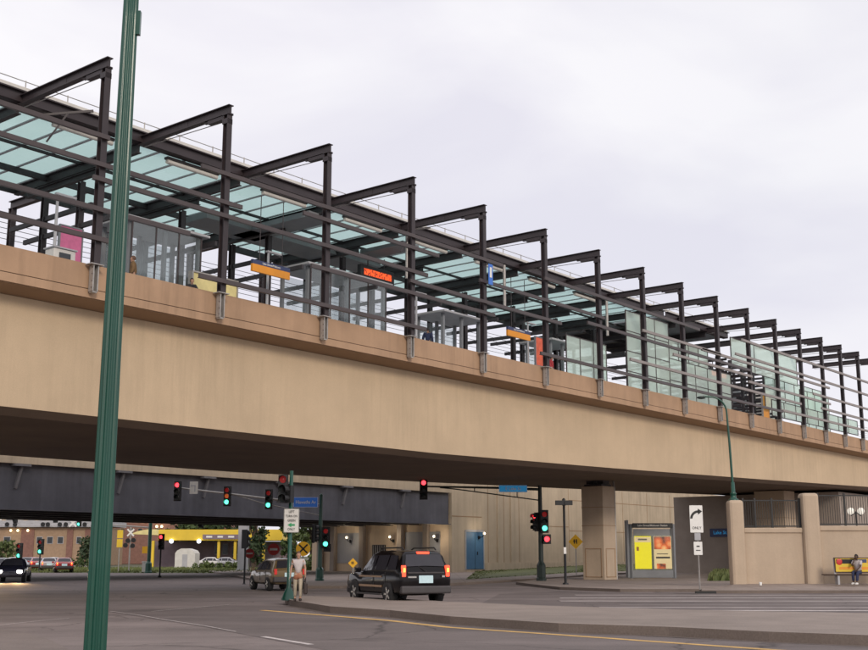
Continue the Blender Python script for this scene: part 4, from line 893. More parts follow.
# arrow sign on the right pavement
p = gd(698.5, 52.0, .14); t = thing('sign_post', 'white curved arrow sign and small plate on a grey post', 'traffic sign', p)
k = 52 / 1173
b = MB(); b.beam((0, 0, 0), (0, 0, 82 * k), .05, .05); b.build('post', M['galv'], t)
def sp(y, x=698.5): return gd(x, 52.0 - .06, EYE + (556 - y) * k)
s = plate_sign('sign_plate', t, sp(519.5, 698), 13 * k, 27 * k, TOCAM, M['white'], .03, None)
arc = [(.42 * math.cos(a), .42 * math.sin(a)) for a in [R_(178 - q * 12) for q in range(9)]]; inn = [(.30 * math.cos(a), .30 * math.sin(a)) for a in [R_(178 - q * 12) for q in range(9)]]
b = MB(); o = sp(514.5, 698) + RT * .10 - FH * .004 - ZZ * .22
b.add([o + RT * (x * .9) + ZZ * y * .9 for x, y in arc + inn], [(q, q + 1, 9 + q + 1, 9 + q) for q in range(8)])
b.add([o + RT * x + ZZ * y for x, y in ((-.02, .46), (-.02, .18), (.17, .33))], [(0, 1, 2)]); b.build('arrow', M['black'], s, world=True)
wtext('ONLY', .16, sp(528.5, 698) - FH * .006, TOCAM, M['bumper'], s, .95)
s = plate_sign('sign_plate', t, sp(537, 698.5), 6 * k, 7 * k, TOCAM, M['palegrey'], .01); s = plate_sign('sign_plate', t, sp(548.5, 698.5), 8.5 * k, 13 * k, TOCAM, M['white'], .02)
MB().box(sp(546.5) - FH * .005, (.14, .004, .06), ROADA).box(sp(550.5) - FH * .005, (.2, .004, .04), ROADA).build('print', M['bumper'], s, world=True)
# yellow round and diamond warning signs
def disc_sign(name, label, px, py, d, r, face, kind, zground=0.0, post=True):
    g = gd(px, d, zground); t = thing(name, label, 'traffic sign', g); k = d / 1173; c = gd(px, d - .05, EYE + (556 - py) * k)
    if post: MB().beam(g, g + ZZ * (c.z + r - zground), .06, .06).build('post', M['galv'], t, world=True)
    pts = [(r * math.cos(2 * PI * q / 24), r * math.sin(2 * PI * q / 24)) for q in range(24)] if kind != 'diamond' else [(r, 0), (0, r), (-r, 0), (0, -r)]
    s = MB().plate(pts, .02, c, RT, ZZ).build('sign_plate', face, t, world=True)
    b = MB()
    if kind == 'railroad':
        for a in (.78, -.78): v = RT * math.cos(a) + ZZ * math.sin(a); b.beam(c - FH * .008 - v * r * .84, c - FH * .008 + v * r * .84, .1, .004, up=FH)
        b.build('cross', M['black'], s, world=True)
    elif kind == 'noentry':
        b.box(c - FH * .008, (r * 1.3, .004, r * .36), ROADA); b.build('bar', M['white'], s, world=True)
    elif kind == 'diamond':
        for dx, dz, w, h in ((-.2, .05, .14, .16), (.1, .05, .12, .2), (-.18, -.12, .09, .14), (.14, -.12, .08, .16), (-.2, .2, .09, .08), (.1, .22, .09, .08)): b.box(c - FH * .008 + RT * dx * r + ZZ * dz * r * 1.3, (w * r * 1.6, .004, h * r * 1.6), ROADA)
        b.build('pictogram', M['black'], s, world=True)
    return t
disc_sign('railroad_sign', 'round yellow railroad crossing sign with black X above the pedestrian', 303, 549, 75, .46, M['yellow'], 'railroad', .13)
disc_sign('no_entry_sign', 'red and white do not enter sign between pole and pier', 273.5, 549.5, 100, .50, M['signred'], 'noentry')
disc_sign('no_entry_sign', 'small red and white do not enter sign beside the dark signal', 249.5, 553.5, 104, .42, M['signred'], 'noentry')
disc_sign('warning_sign', 'yellow diamond pedestrian crossing sign in front of the long tan wall', 576, 542, 90, .56, M['yellow'], 'diamond', .13)
disc_sign('warning_sign', 'small yellow diamond sign behind the left front of the black car', 353, 563.0, 58, .24, M['yellow'], 'diamond', .0)
# far pole mounted signals
def far_signal(px, py_top, py_base, d, on, label, n=3, s=1.0, phi=TOCAM):
    k = d / 1173; g = gd(px, d, EYE - (py_base - 556) * k if py_base else 0); t = thing('signal_post', label, 'traffic signal', g); zt = EYE + (556 - py_top) * k
    b = MB(); b.tube([(0, 0, 0), (0, 0, zt - g.z - .3 * n * s)], .06 * s, 8); b.lathe([(.2 * s, 0), (.15 * s, .12), (.06, .2)], n=8); b.build('post', M['black'], t)
    shell_head(t, gd(px, d, zt - .18 * n * s), phi, on, n=n, s=s); return t
far_signal(245, 531, 586, 68, 'dark', 'unlit black signal on a thin post in front of the grey overpass pier', phi=TOCAM + 2.6, s=.9)
far_signal(160.5, 535, 577.5, 90, 0, 'short black signal post showing red in front of the yellow station')
far_signal(19, 544, 0, 118, 2, 'distant green signal above the oncoming cars, left one', s=1.3)
far_signal(40, 540, 0, 118, 2, 'distant green signal above the queue of cars, right one', s=1.3)
for px, py, d, on, lb in ((200, 522, 108, 'dark', 'dark signal hanging under the overpass near the petrol station'), (12.5, 517, 108, 'dark', 'dark signal hanging under the overpass by the left edge'), (53, 517, 108, 'dark', 'dark signal hanging under the overpass, second from the left'), (77, 521, 108, 2, 'green signal hanging under the overpass beside the white cross')):
    k = d / 1173; c = gd(px, d, EYE + (556 - py) * k); t = thing('hanging_signal', lb, 'traffic signal', gd(px, d, 6.95))
    shell_head(t, c, TOCAM, on, s=.95); MB().tube([c + ZZ * .5 + FH * .05, gd(px, d, 6.95) + FH * .05], .04, 6).build('hanger', M['black'], t, world=True)
p = gd(149, 112); t = thing('mast_signal', 'far green mast arm pole in front of the yellow petrol station', 'traffic signal', p)
k = 112 / 1173; b = MB(); pole_base(b, 1.3, 1.2); b.tube([(0, 0, 1), (0, 0, 5.0)], .17, 10); b.build('pole', M['green'], t)
b = MB(); b.tube([gd(149, 112, EYE + 28 * k), gd(104, 112, EYE + 31 * k)], .07, 6); b.build('mast_arm', M['galv'], t, world=True)
MB().box(gd(144.5, 111.8, EYE + 6 * k), (.5, .04, .65), ROADA).build('sign_plate', M['yellow'], t, world=True)
# railroad crossing gear
def crossbuck(b, c, r, w):
    for a in (.80, -.80): v = RT * math.cos(a) + ZZ * math.sin(a); b.beam(c - v * r - FH * (.0 if a > 0 else .012), c + v * r - FH * (.0 if a > 0 else .012), w, .01, up=FH)
D2 = 118; k = D2 / 1173
p = gd(129.5, D2); t = thing('crossing_signal', 'railroad crossing signal with white X and four dark lamps', 'crossing signal', p)
MB().tube([p, p + ZZ * (EYE + 30 * k)], .08, 8).build('mast', M['galv'], t, world=True)
b = MB(); crossbuck(b, gd(129.5, D2 - .1, EYE + 23 * k), .48, .16); b.build('crossbuck', M['white'], t, world=True)
for dx, dy in ((-2, 15), (3, 15.5), (-4, 10.5), (2.5, 10)):
    c = gd(129.5 + dx * 1.1, D2 - .15, EYE + dy * k); b = MB(); b.tube([c, c - FH * .12], .24, 12); b.build('lamp', M['black'], t, world=True)
p = gd(98, D2); t = thing('crossing_gantry', 'grey cantilever gantry over the far road with white X and dark lamp pairs', 'crossing signal', p)
b = MB(); b.tube([p, p + ZZ * (EYE + 36 * k)], .16, 8); b.build('mast', M['galv'], t, world=True)
b = MB()
for z in (29, 33): b.beam(gd(98, D2, EYE + z * k), gd(-40, D2, EYE + z * k), .16, .10)
for i in range(20): x = 98 - i * 7; b.beam(gd(x, D2, EYE + 29 * k), gd(x - 7, D2, EYE + (33 if i % 2 else 29) * k + .02), .05, .06)
b.build('mast_arm', M['palegrey'], t, world=True)
b = MB(); crossbuck(b, gd(71, D2 - .3, EYE + 32.5 * k), .52, .18); b.build('crossbuck', M['white'], t, world=True)
for x in (5, 13, 41, 46, 58, 64, 83):
    c = gd(x, D2 - .3, EYE + 31 * k); MB().tube([c, c - FH * .12], .22, 12).build('lamp', M['black'], t, world=True)
for px, d, lb in ((119, 121, 'yellow box sign on a pole left of the crossing signal'),):
    g = gd(px, d); t = thing('yellow_sign', lb, 'sign', g); k2 = d / 1173
    MB().tube([g, g + ZZ * (EYE + 26 * k2)], .06, 6).build('post', M['galv'], t, world=True)
    for y in (21.5, 12.5): MB().box(gd(px, d - .1, EYE + y * k2), (.58, .1, .82), ROADA).build('sign_plate', M['shopyellow'], t, world=True)
o = MB().box(gd(146, 113, .55), (.55, .5, .9), ROADA).box(gd(146, 113, 1.05), (.62, .56, .1), ROADA).build('litter_bin', M['offwhite']); tag(o, 'small white bin at the foot of the far green pole', 'bin')

# information kiosk with lit posters
D3 = 79; k = D3 / 1173
def kp(x, y, dd=0): return gd(x, D3 + dd, EYE + (556 - y) * k)
t = thing('poster_kiosk', 'grey kiosk with lit yellow and food posters beneath a dark header', 'kiosk', gd(651, D3, .13), ROADA)
b = MB()
for x in (631, 673.5): b.beam(kp(x, 524.5), P3(kp(x, 524), .13), .22, .22)
b.beam(kp(631, 573.5), kp(673.5, 573.5), .16, .5); b.beam(kp(653, 537), kp(653, 571), .1, .12); b.build('frame', M['greypanel'], t, world=True)
MB().box((kp(628, 520) + P3(kp(628, 520), .13)) / 2 + FH * .25, (.12, .9, 3.8), ROADA).build('side_panel', M['greypanel'], t, world=True)
hd = MB().box(kp(653.5, 526), (40 * k, .3, 4.6 * k), ROADA).build('header', M['black'], t, world=True)
wtext('Lake Street/Midtown Station', .19, kp(653.5, 526, -.155), TOCAM, M['offwhite'], hd, .92)
MB().box(kp(653, 533.5, .05), (38 * k, .06, 8 * k), ROADA).build('top_panel', M['greypanel'], t, world=True)
s = MB().box(kp(643.2, 552.6, -.02), (16.5 * k, .08, 32 * k), ROADA).build('poster', M['adyellow'], t, world=True)
MB().box(kp(643.2, 540, -.065), (16 * k, .004, 5 * k), ROADA).box(kp(638, 549, -.066), (2.4 * k, .004, 4 * k), ROADA, 1).box(kp(643, 539.8, -.068), (9 * k, .004, 1.6 * k), ROADA, 2).build('print', [M['adcream'], M['orange'], M['darkwall']], s, world=True)
def foodmat():
    m = bpy.data.materials.new('food_photo_print'); m.use_nodes = True; nt = m.node_tree; N = nt.nodes; L = nt.links; p = N['Principled BSDF']
    g = N.new('ShaderNodeNewGeometry'); v = N.new('ShaderNodeTexVoronoi'); v.inputs['Scale'].default_value = 1.7; L.new(g.outputs['Position'], v.inputs['Vector'])
    r = N.new('ShaderNodeValToRGB'); e = r.color_ramp.elements; e[0].color = (1, .55, .2, 1); e[0].position = .1; e[1].color = (.05, .008, .004, 1); e[1].position = .75; q = e.new(.4); q.color = (.8, .14, .02, 1)
    L.new(v.outputs['Distance'], r.inputs['Fac']); L.new(r.outputs['Color'], p.inputs['Base Color']); L.new(r.outputs['Color'], p.inputs['Emission Color']); p.inputs['Emission Strength'].default_value = .8; return m
s = MB().box(kp(662.8, 552.6, -.02), (17.5 * k, .08, 32 * k), ROADA).build('poster', M['adcream'], t, world=True)
MB().box(kp(662.8, 543.2, -.065), (16.8 * k, .004, 12.5 * k), ROADA).box(kp(661, 566, -.065), (9 * k, .004, 5 * k), ROADA).box(kp(663, 557.6, -.066), (14 * k, .004, 1.7 * k), ROADA, 1).box(kp(662.5, 554, -.066), (11 * k, .004, .7 * k), ROADA, 1).build('print', [foodmat(), M['darkcloth']], s, world=True)
MB().box(kp(653, 552.6, -.075), (39 * k, .006, 34 * k), ROADA).build('glass_cover', M['clearglass'], t, world=True)

# tall green pole close to the camera
pc = P3(dp(113, 325, 11), -.02)
t = thing('street_light', 'tall fluted dark green street light pole close to the camera', 'street light', pc)
prof = [(.108 - .0042 * z, z) for z in (.5, 3, 5, 7.0, 8.4)]
b = MB(); b.lathe(prof, n=120, flute=.16, nf=12); b.build('pole', M['green'], t)
b = MB(); b.lathe([(.24, 0), (.24, .1), (.2, .14), (.2, .34), (.16, .44), (.125, .52)], n=16); b.build('base', M['green'], t)
b = MB(); d = RT; b.box(RT * .085 + ZZ * 7.0, (.05, .05, .26), ROADA); b.build('hand_bracket', M['green'], t)
b = MB(); b.tube([Vector((0, 0, 8.3)), RT * .1 + ZZ * 8.9, RT * .6 + ZZ * 9.3, RT * 1.7 + ZZ * 9.4], .045, 10); b.build('arm', M['green'], t)
b = MB(); b.sphere(RT * 2.0 + ZZ * 9.36, .3, 0, 14, (1.3, 1.3, .35)); b.build('lamp_head', M['blackgreen'], t)
# storm drain at the kerb
p = gd(704, 51.1, .0); o = MB().box((0, 0, .05), (.9, .12, .11)).build('storm_drain', M['black']); o.location = p; o.rotation_euler = (0, 0, ROADA); tag(o, 'black storm drain opening in the kerb by the arrow sign', 'drain')
o = MB().lathe([(.05, 0), (.07, .15)], n=10).build('paper_cup', M['white']); o.location = P3(gd(759, 54.5), .26); tag(o, 'white paper cup lying by the boundary wall', 'litter')
# ------------------------------------------------------------------ buildings beyond the intersection
def bld(name, label, px0, px1, d, cat='building'): return thing(name, label, cat, gd(px0, d), ROADA)
def zc(y, d): return EYE + (556 - y) * d / 1173
d = 205; t = bld('brick_building', 'tan and brown brick building with square windows behind the red cars', -60, 104, d); k = d / 1173
def lx(px, p0=-60, kk=k): return (px - p0) * kk
MB().box((lx(22), 6, zc(528, d) / 2), (164 * k, 12, zc(528, d))).build('wall', M['tanbrick'], t)
for a, c in ((-60, -30), (20, 33), (66, 72), (84, 104), (-12, -4)): MB().box((lx((a + c) / 2), -.1, zc(529.5, d) / 2), ((c - a) * k, .2, zc(529.5, d))).build('pilaster', M['brick'], t)
MB().box((lx(22), 5.6, zc(524, d)), (168 * k, 14, .9)).build('roof', M['palegrey'], t)
for px, w in ((-22, 8), (6, 7), (38.5, 6), (49, 6), (59.5, 6), (78, 5)):
    f = MB().box((lx(px), -.03, zc(540.5, d)), (w * k, .1, 7 * k)).build('window', M['palegrey'], t); MB().box((lx(px), -.09, zc(540.5, d)), ((w - 1) * k, .04, 6 * k)).build('pane', M['winglass'], f)
for px in (10, 17, 27): MB().sphere((lx(px), -.5, zc(531, d)), .22, 0, 8).build('lamp', M['warmlamp'], t)
d = 235; t = bld('apartment_block', 'pale flat apartment block with lit windows behind the brick building', -90, 95, d); k = d / 1173
MB().box((lx(0, -90, k), 8, 6), (190 * k, 16, 12)).build('wall', M['wallc'], t)
for i, px in enumerate(range(-70, 90, 11)):
    f = MB().box((lx(px, -90, k), -.03, zc(518, d)), (7 * k, .1, 6 * k)).build('window', M['palegrey'], t); MB().box((lx(px, -90, k), -.09, zc(518, d)), (6 * k, .04, 5 * k)).build('pane', M['globe'] if i in (6, 8) else M['winglass'], f)
d = 240; t = bld('brick_block', 'red brick block with a row of warm lamps above the yellow canopy', 105, 236, d); k = d / 1173
MB().box((lx(165, 105, k), 8, 6.5), (122 * k, 16, 13)).build('wall', M['brick'], t)
MB().box((lx(165, 105, k), -.1, zc(513, d)), (122 * k, .2, .5)).build('cornice', M['tanbrick'], t)
for px, py in ((139, 522), (145.5, 522), (156, 522), (161, 522), (170, 522), (156, 527), (161, 527), (187, 523), (215, 522), (219.5, 522)):
    MB().sphere((lx(px, 105, k), -.6, zc(py, d)), .27, 0, 8).build('lamp', M['warmlamp'], t)
for px in range(112, 226, 9):
    for py in (517.5, 531): f = MB().box((lx(px, 105, k), -.03, zc(py, d)), (4.5 * k, .1, 5 * k)).build('window', M['tanbrick'], t); MB().box((lx(px, 105, k), -.09, zc(py, d)), (3.8 * k, .04, 4.3 * k)).build('pane', M['winglass'], f)
d = 165; t = bld('petrol_station', 'yellow banded petrol station with mauve shop wall and columns', 137, 282, d); k = d / 1173
def g2(px): return (px - 137) * k
MB().box((g2(220), 4, zc(535.3, d)), (124 * k, 8.5, 10.6 * k)).build('canopy_band', M['shopyellow'], t)
b = MB(); b.add([(g2(130), -.2, zc(534.5, d)), (g2(158), -.2, zc(535.5, d)), (g2(158), -.2, zc(530, d)), (g2(148), -.2, zc(529.6, d)), (g2(137), -.2, zc(531.5, d)), (g2(130), 4, zc(534.5, d)), (g2(158), 4, zc(535.5, d)), (g2(158), 4, zc(530, d)), (g2(148), 4, zc(529.6, d)), (g2(137), 4, zc(531.5, d))], [(0, 1, 2, 3, 4), (9, 8, 7, 6, 5), (0, 5, 6, 1), (1, 6, 7, 2), (2, 7, 8, 3), (3, 8, 9, 4), (4, 9, 5, 0)]); b.build('canopy_end', M['paleyellow'], t)
MB().box((g2(212), 10, zc(541, d) / 2), (150 * k, 4, zc(541, d))).build('shop_wall', M['shopwall'], t)
for px in (218, 234.5, 263, 152): MB().box((g2(px), .4, zc(541, d) / 2), (2.6 * k, .4, zc(541, d))).build('column', M['shopyellow'], t)
for px in (171.5, 199): MB().sphere((g2(px), -.5, zc(541.5, d)), .30, 0, 10).build('lamp', M['whitelamp'], t)
s = MB().box((g2(221.5), -.33, zc(537.2, d)), (38 * k, .1, 4.6 * k)).build('sign_board', M['shopwall'], t)
b = MB()
for px, w in ((209, 6), (220, 5.5), (231, 6)): b.box((g2(px), -.39, zc(537.2, d)), (w * k, .04, 1.8 * k))
b.build('lettering', M['white'], s)
for px in (207, 215, 225.5, 240, 250): f = MB().box((g2(px), 7.95, zc(549, d)), (6 * k, .1, 11 * k)).build('window', M['palegrey'], t); MB().box((g2(px), 7.89, zc(549, d)), (5.4 * k, .04, 10 * k)).build('pane', M['winglass'], f)
d = 152; t = bld('storage_shed', 'low beige shed with rounded top beside the petrol station', 175, 195, d); k = d / 1173
pts = [(0, 0), (20 * k, 0), (20 * k, 1.95), (18 * k, 2.3), (12 * k, 2.55), (6 * k, 2.55), (2 * k, 2.3), (0, 1.95)]
MB().plate(pts, 3.0, (0, 0, 0), (1, 0, 0), (0, 0, 1)).build('wall', M['tanbrick'] if False else M['offwhite'], t); MB().box((10 * k, -.03, .9), (5 * k, .05, 1.8)).build('door', M['palegrey'], t)

# ------------------------------------------------------------------ trees
def tree(label, px, d, h, r, mm, n, leaf=.5, group='trees beyond the overpass', zlow=.25, seed=1):
    rnd = random.Random(seed * 77 + 5); t = thing('leafy_tree', label, 'tree', gd(px, d), 0, group)
    b = MB(); b.tube([(0, 0, 0), (.05, .05, h * .3), (0, .1, h * .55), (.1, 0, h * .8)], [.035 * h, .028 * h, .018 * h, .006 * h], 8)
    tips = []
    for i in range(9):
        a = rnd.random() * 2 * PI; z0 = h * rnd.uniform(.25, .6); z1 = h * rnd.uniform(zlow + .15, .92); rr = r * rnd.uniform(.45, .9)
        tip = Vector((math.cos(a) * rr, math.sin(a) * rr, z1)); b.tube([(0, 0, z0), (tip.x * .5, tip.y * .5, (z0 + z1) / 2 + .2), tip], [.014 * h, .009 * h, .003 * h], 5, cap=False); tips.append(tip)
    b.build('trunk', M['bark'], t)
    cl = [(tp, r * rnd.uniform(.28, .48)) for tp in tips]
    for _ in range(16):
        a = rnd.random() * 2 * PI; rr = r * math.sqrt(rnd.random()) * .85; zz = h * rnd.uniform(zlow, .95); q = 1 - abs((zz / h - .55)) * .9
        cl.append((Vector((math.cos(a) * rr * q, math.sin(a) * rr * q, zz)), r * rnd.uniform(.2, .42)))
    b = MB()
    for _ in range(n):
        c, cr = rnd.choice(cl); v = Vector((rnd.gauss(0, 1), rnd.gauss(0, 1), rnd.gauss(0, .8))); v = v.normalized() * cr * rnd.uniform(.45, 1.08); p = c + v
        if p.z < .2: continue
        x = Vector((rnd.gauss(0, 1), rnd.gauss(0, 1), rnd.gauss(0, 1))).normalized(); y = x.cross(Vector((rnd.gauss(0, 1), rnd.gauss(0, 1), rnd.gauss(0, 1)))).normalized(); s = leaf * rnd.uniform(.6, 1.3)
        b.add([p - x * s * .5, p + y * s * .33, p + x * s * .5, p - y * s * .33], [(0, 1, 2, 3)])
    b.build('crown', M[mm], t)
TR = [('big dark leafy tree right of the grey overpass pier', 254, 150, 10.5, 1.9, 'leafdark', 1800, .5, .08),
      ('mid green leafy tree above the round railroad sign', 294, 152, 10.0, 2.3, 'leaf', 2000, .55, .08),
      ('pale green leafy tree left of the tan abutment', 312, 140, 9.5, 2.3, 'leafpale', 2200, .5, .08),
      ('dark tree top behind the yellow canopy, left', 183, 215, 9.6, 4.0, 'leafdark', 1700, .8, .2),
      ('green tree top behind the yellow canopy, middle', 203, 212, 11, 4.6, 'leaf', 1900, .8, .2),
      ('green tree top behind the yellow canopy next to the pier', 226, 210, 10.5, 4.2, 'leafdark', 1900, .8, .2),
      ('dark tree beside the crossing gantry mast', 92, 172, 4.2, 2.2, 'leafdark', 1000, .5, .1),
      ('yellowish tree at the left picture edge by the brick building', 2, 178, 3.6, 2.2, 'leafpale', 900, .5, .1),
      ('dark tree seen through the railing behind the globe lamp', 846, 118, 9.5, 4.0, 'leafdark', 2400, .55, .05)]
for i, (lb, px, d_, h, r, mm, n, lf, zl) in enumerate(TR): tree(lb, px, d_, h, r, mm, n, lf, 'trees beyond the overpass', zl, i)
def bush(label, px, d, w, h, mm, n, seed):
    rnd = random.Random(seed); b = MB()
    cl = [(Vector((rnd.uniform(-w, w) * .4, rnd.uniform(-.6, .6), h * rnd.uniform(.25, .65))), h * rnd.uniform(.25, .42)) for _ in range(12)]
    for _ in range(n):
        c, cr = rnd.choice(cl); v = Vector((rnd.gauss(0, 1), rnd.gauss(0, 1), rnd.gauss(0, 1))).normalized() * cr * rnd.uniform(.5, 1.1); p = c + v; p.z = max(p.z, .05)
        x = Vector((rnd.gauss(0, 1), rnd.gauss(0, 1), rnd.gauss(0, 1))).normalized(); y = x.cross(Vector((rnd.gauss(0, 1), rnd.gauss(0, 1), rnd.gauss(0, 1)))).normalized(); s = .35 * rnd.uniform(.6, 1.3)
        b.add([p - x * s * .5, p + y * s * .33, p + x * s * .5, p - y * s * .33], [(0, 1, 2, 3)])
    o = b.build('bush', M[mm]); o.location = gd(px, d); o.rotation_euler = (0, 0, ROADA); tag(o, label, 'bush', 'bushes along the far roadside')
bush('low bush at the foot of the mid green tree', 300, 134, 4, 1.2, 'leafpale', 500, 3); bush('low pale bush left of the abutment', 318, 128, 4, 1.2, 'leafpale', 600, 4); bush('low green bush beneath the petrol station sign', 222, 138, 8, 1.0, 'leafpale', 800, 5); bush('reddish brown hedge behind the red cars', 84, 150, 6, 1.5, 'leaf', 700, 6)

# ------------------------------------------------------------------ vehicles
def lerp_st(st, x):
    for a, c in zip(st, st[1:]):
        if a[0] <= x <= c[0]:
            f = (x - a[0]) / (c[0] - a[0]); return [p + (q - p) * f for p, q in zip(a, c)]
    return st[0] if x < st[0][0] else st[-1]
def car(name, label, p, rz, st, paint, axles, wr, panes, wind, rearw, tail, head, reflection_strip=None, rack=False, plate=True, rear_bumper=True, cat='car', group=None, detail=True):
    t = thing(name, label, cat, p, rz, group)
    b = MB(); vs = []; n = 15
    for x, zb_, zl, zt, wb, wl_, wt in st:
        half = [(0, zb_), (wb * .8, zb_), (wb * .985, zb_ + .10), (wb + .012, zb_ + (zl - zb_) * .55), (wl_, zl), (wt + (wl_ - wt) * .12, zt - (zt - zl) * .12), (wt - .10, zt), (0, zt + .025)]
        ring = half + [(-y, z) for y, z in half[-2:0:-1]]
        n = len(ring); vs += [(x, y, z) for y, z in ring]
    fs = [(i * n + q, i * n + (q + 1) % n, (i + 1) * n + (q + 1) % n, (i + 1) * n + q) for i in range(len(st) - 1) for q in range(n)]
    fs += [tuple(range(n))[::-1], tuple(range((len(st) - 1) * n, len(st) * n))]
    b.add(vs, fs, 0, True); bo = b.build('body', paint, t)
    es = bo.modifiers.new('edges', 'EDGE_SPLIT'); es.split_angle = R_(38)
    L0, L1 = st[0][0], st[-1][0]; W_ = max(s[5] for s in st)
    for ax in axles:
        for s in (-1, 1):
            b = MB(); q = 20; y = s * (W_ + .006)
            b.add([(ax, y, wr)] + [(ax + (wr + .07) * math.cos(2 * PI * i / q), y, max(wr + (wr + .07) * math.sin(2 * PI * i / q), st[len(st) // 2][1] - .02)) for i in range(q)], [(0, 1 + i, 1 + (i + 1) % q) if s < 0 else (0, 1 + (i + 1) % q, 1 + i) for i in range(q)]); b.build('wheel_arch', M['black'], t)
            b = MB(); pr = [(wr * .62, 0), (wr * .95, 0), (wr, .04), (wr, .20), (wr * .95, .24), (wr * .6, .24)]
            b.lathe(pr, n=24); R = Matrix.Rotation(-s * PI / 2, 3, 'X'); c0 = Vector((ax, s * (W_ - .215), wr)); b.v = [c0 + R @ v for v in b.v]; wo_ = b.build('wheel', M['rubber'], t)
            b = MB(); b.lathe([(wr * .66, .225), (wr * .60, .205), (.001, .235)], n=20)
            for i in range(5): a = 2 * PI * i / 5; b.box((wr * .36 * math.cos(a), wr * .36 * math.sin(a), .235), (wr * .5, wr * .17, .03), a)
            b.v = [c0 + R @ v for v in b.v]; b.build('rim', M['chrome'], wo_)
    def side(x, f, s, off=.012):
        q = lerp_st(st, x); y0, z0 = q[5], q[2]; y1, z1 = q[6] + (q[5] - q[6]) * .12, q[3] - (q[3] - q[2]) * .12
        return (x, s * (y0 + (y1 - y0) * f + off), z0 + (z1 - z0) * f)
    for x0, x1, x2, x3 in panes:          # bottom rear, bottom front, top front, top rear
        for s in (-1, 1):
            b = MB(); m = 6; lo = [x0 + (x1 - x0) * i / m for i in range(m + 1)]; hi = [x3 + (x2 - x3) * i / m for i in range(m + 1)]
            vv = []
            for j in range(4):
                f = j / 3
                for i in range(m + 1): x = lo[i] + (hi[i] - lo[i]) * f; vv.append(side(x, .10 + .80 * f, s))
            b.add(vv, [((j * (m + 1) + i), (j * (m + 1) + i + 1), ((j + 1) * (m + 1) + i + 1), ((j + 1) * (m + 1) + i)) for j in range(3) for i in range(m)]); b.build('side_window', M['autoglass'], t)
    def slope(xa, xb, fa, fb, nm, back):
        qa, qb = lerp_st(st, xa), lerp_st(st, xb); z0, z1 = qa[3], qb[3]; o = Vector((-.02 if back else .02, 0, .025)); vv = []
        for f in (fa, fb):
            x = xa + (xb - xa) * f; q = lerp_st(st, x); w = (q[6] - .07) * .97
            for y in (-1, -.5, 0, .5, 1): vv.append(Vector((x, y * w, z0 + (z1 - z0) * f + .025 * (1 - abs(y)) )) + o)
        MB().add(vv, [(i, i + 1, 6 + i, 5 + i) for i in range(4)]).build(nm, M['autoglass'], t)
    slope(*wind, 'windscreen', False); slope(*rearw, 'rear_window', True)
    for s in (-1, 1):
        q0 = lerp_st(st, L0)
        y = s * (q0[5] - .075); z = q0[2] + tail[1]
        o = MB().box((L0 + .03, y, z), (.13, .13, tail[2])).build('tail_lamp', tail[0], t, bevel=.02)
        if tail[0] is M['taillit']: MB().box((L0 - .04, y, z + .03), (.01, .07, tail[2] * .35)).build('bulb', M['tailcore'], o)
        q1 = lerp_st(st, L1); MB().box((L1 - (.04 if detail else .02), s * (q1[5] - (.14 if detail else .10)), q1[2] - .10 if detail else .665), (.16, .28, .17) if detail else (.2, .32, .18)).build('head_lamp', head, t, bevel=.03 if detail else .075)
        c = lerp_st(st, wind[0]); MB().box((wind[0] - .1, s * (c[5] + .10), c[2] + .09), (.12, .22, .16)).build('mirror', paint, t, bevel=.03)
        for x in ((panes[1][0] - .03, panes[1][1] + .05) if len(panes) > 1 else ()): 
            q = lerp_st(st, x); MB().box((x, s * (q[5] + .008), (q[1] + q[2]) / 2 + .1), (.016, .02, (q[2] - q[1]) * .7)).build('door_gap', M['black'], t)
        if detail:
            for x in (panes[-1][0] + .1, panes[-2][0] + .12): q = lerp_st(st, x); MB().box((x, s * (q[5] + .022), q[2] - .1), (.17, .025, .035)).build('handle', M['bumper'], t)
    if plate: MB().box((L0 - .012, 0, tail[3]), (.02, .50, .24)).build('number_plate', M['plate'], t); MB().box((L1 + .012, 0, .45), (.02, .34, .15)).build('number_plate', M['plate'], t)
    if rear_bumper: w = lerp_st(st, L0)[4]; MB().box((L0 + .02, 0, .53), (.22, w * 2 + .10, .25)).build('bumper', M['bumper'], t, bevel=.05); MB().box((L1 - .04, 0, .45), (.2, lerp_st(st, L1)[4] * 2 + .06, .22)).build('bumper', M['bumper'] if detail else paint, t, bevel=.05)
    if reflection_strip:
        for z, h in reflection_strip:
            for s in (-1, 1):
                for xa, xb in ((axles[0] + wr + .1, axles[1] - wr - .1),):
                    w = lerp_st(st, 0)[5] + .016; MB().box(((xa + xb) / 2, s * w, z), (xb - xa, .02, h)).build('trim', M['gold_trim'], t)  # side strips model reflected light on the paintwork
        for s in (-1, 1): MB().box(((axles[0] + axles[1]) / 2, s * (W_ + .02), .36), (axles[1] - axles[0] - 2 * wr - .1, .14, .06)).build('side_step', M['bumper'], t)
    if rack:
        for s in (-1, 1): q = lerp_st(st, -1); MB().tube([(-1.9, s * .58, q[3] + .02), (-1.8, s * .58, q[3] + .09), (-.2, s * .58, q[3] + .09), (0, s * .58, q[3] + .02)], .025, 6).build('roof_rail', M['black'], t)
        MB().box((-2.13, 0, 1.70), (.10, .42, .075)).build('stop_lamp', M['taillit'], t)
        MB().box((L0 - .03, 0, 1.065), (.03, 1.3, .05)).build('tailgate_trim', M['bumper'], t, bevel=.01); MB().box((L0 - .028, .5, .93), (.012, .30, .05)).build('badge', M['chrome'], t); MB().box((L0 - .028, -.62, .95), (.012, .1, .06)).build('badge', M['chrome'], t)  # wide tailgate strip models a pale reflection on the bodywork
        MB().beam((L0 - .07, 0, 1.12), (L0 + .12, .28, 1.3), .02, .02).build('wiper', M['black'], t)
    return t
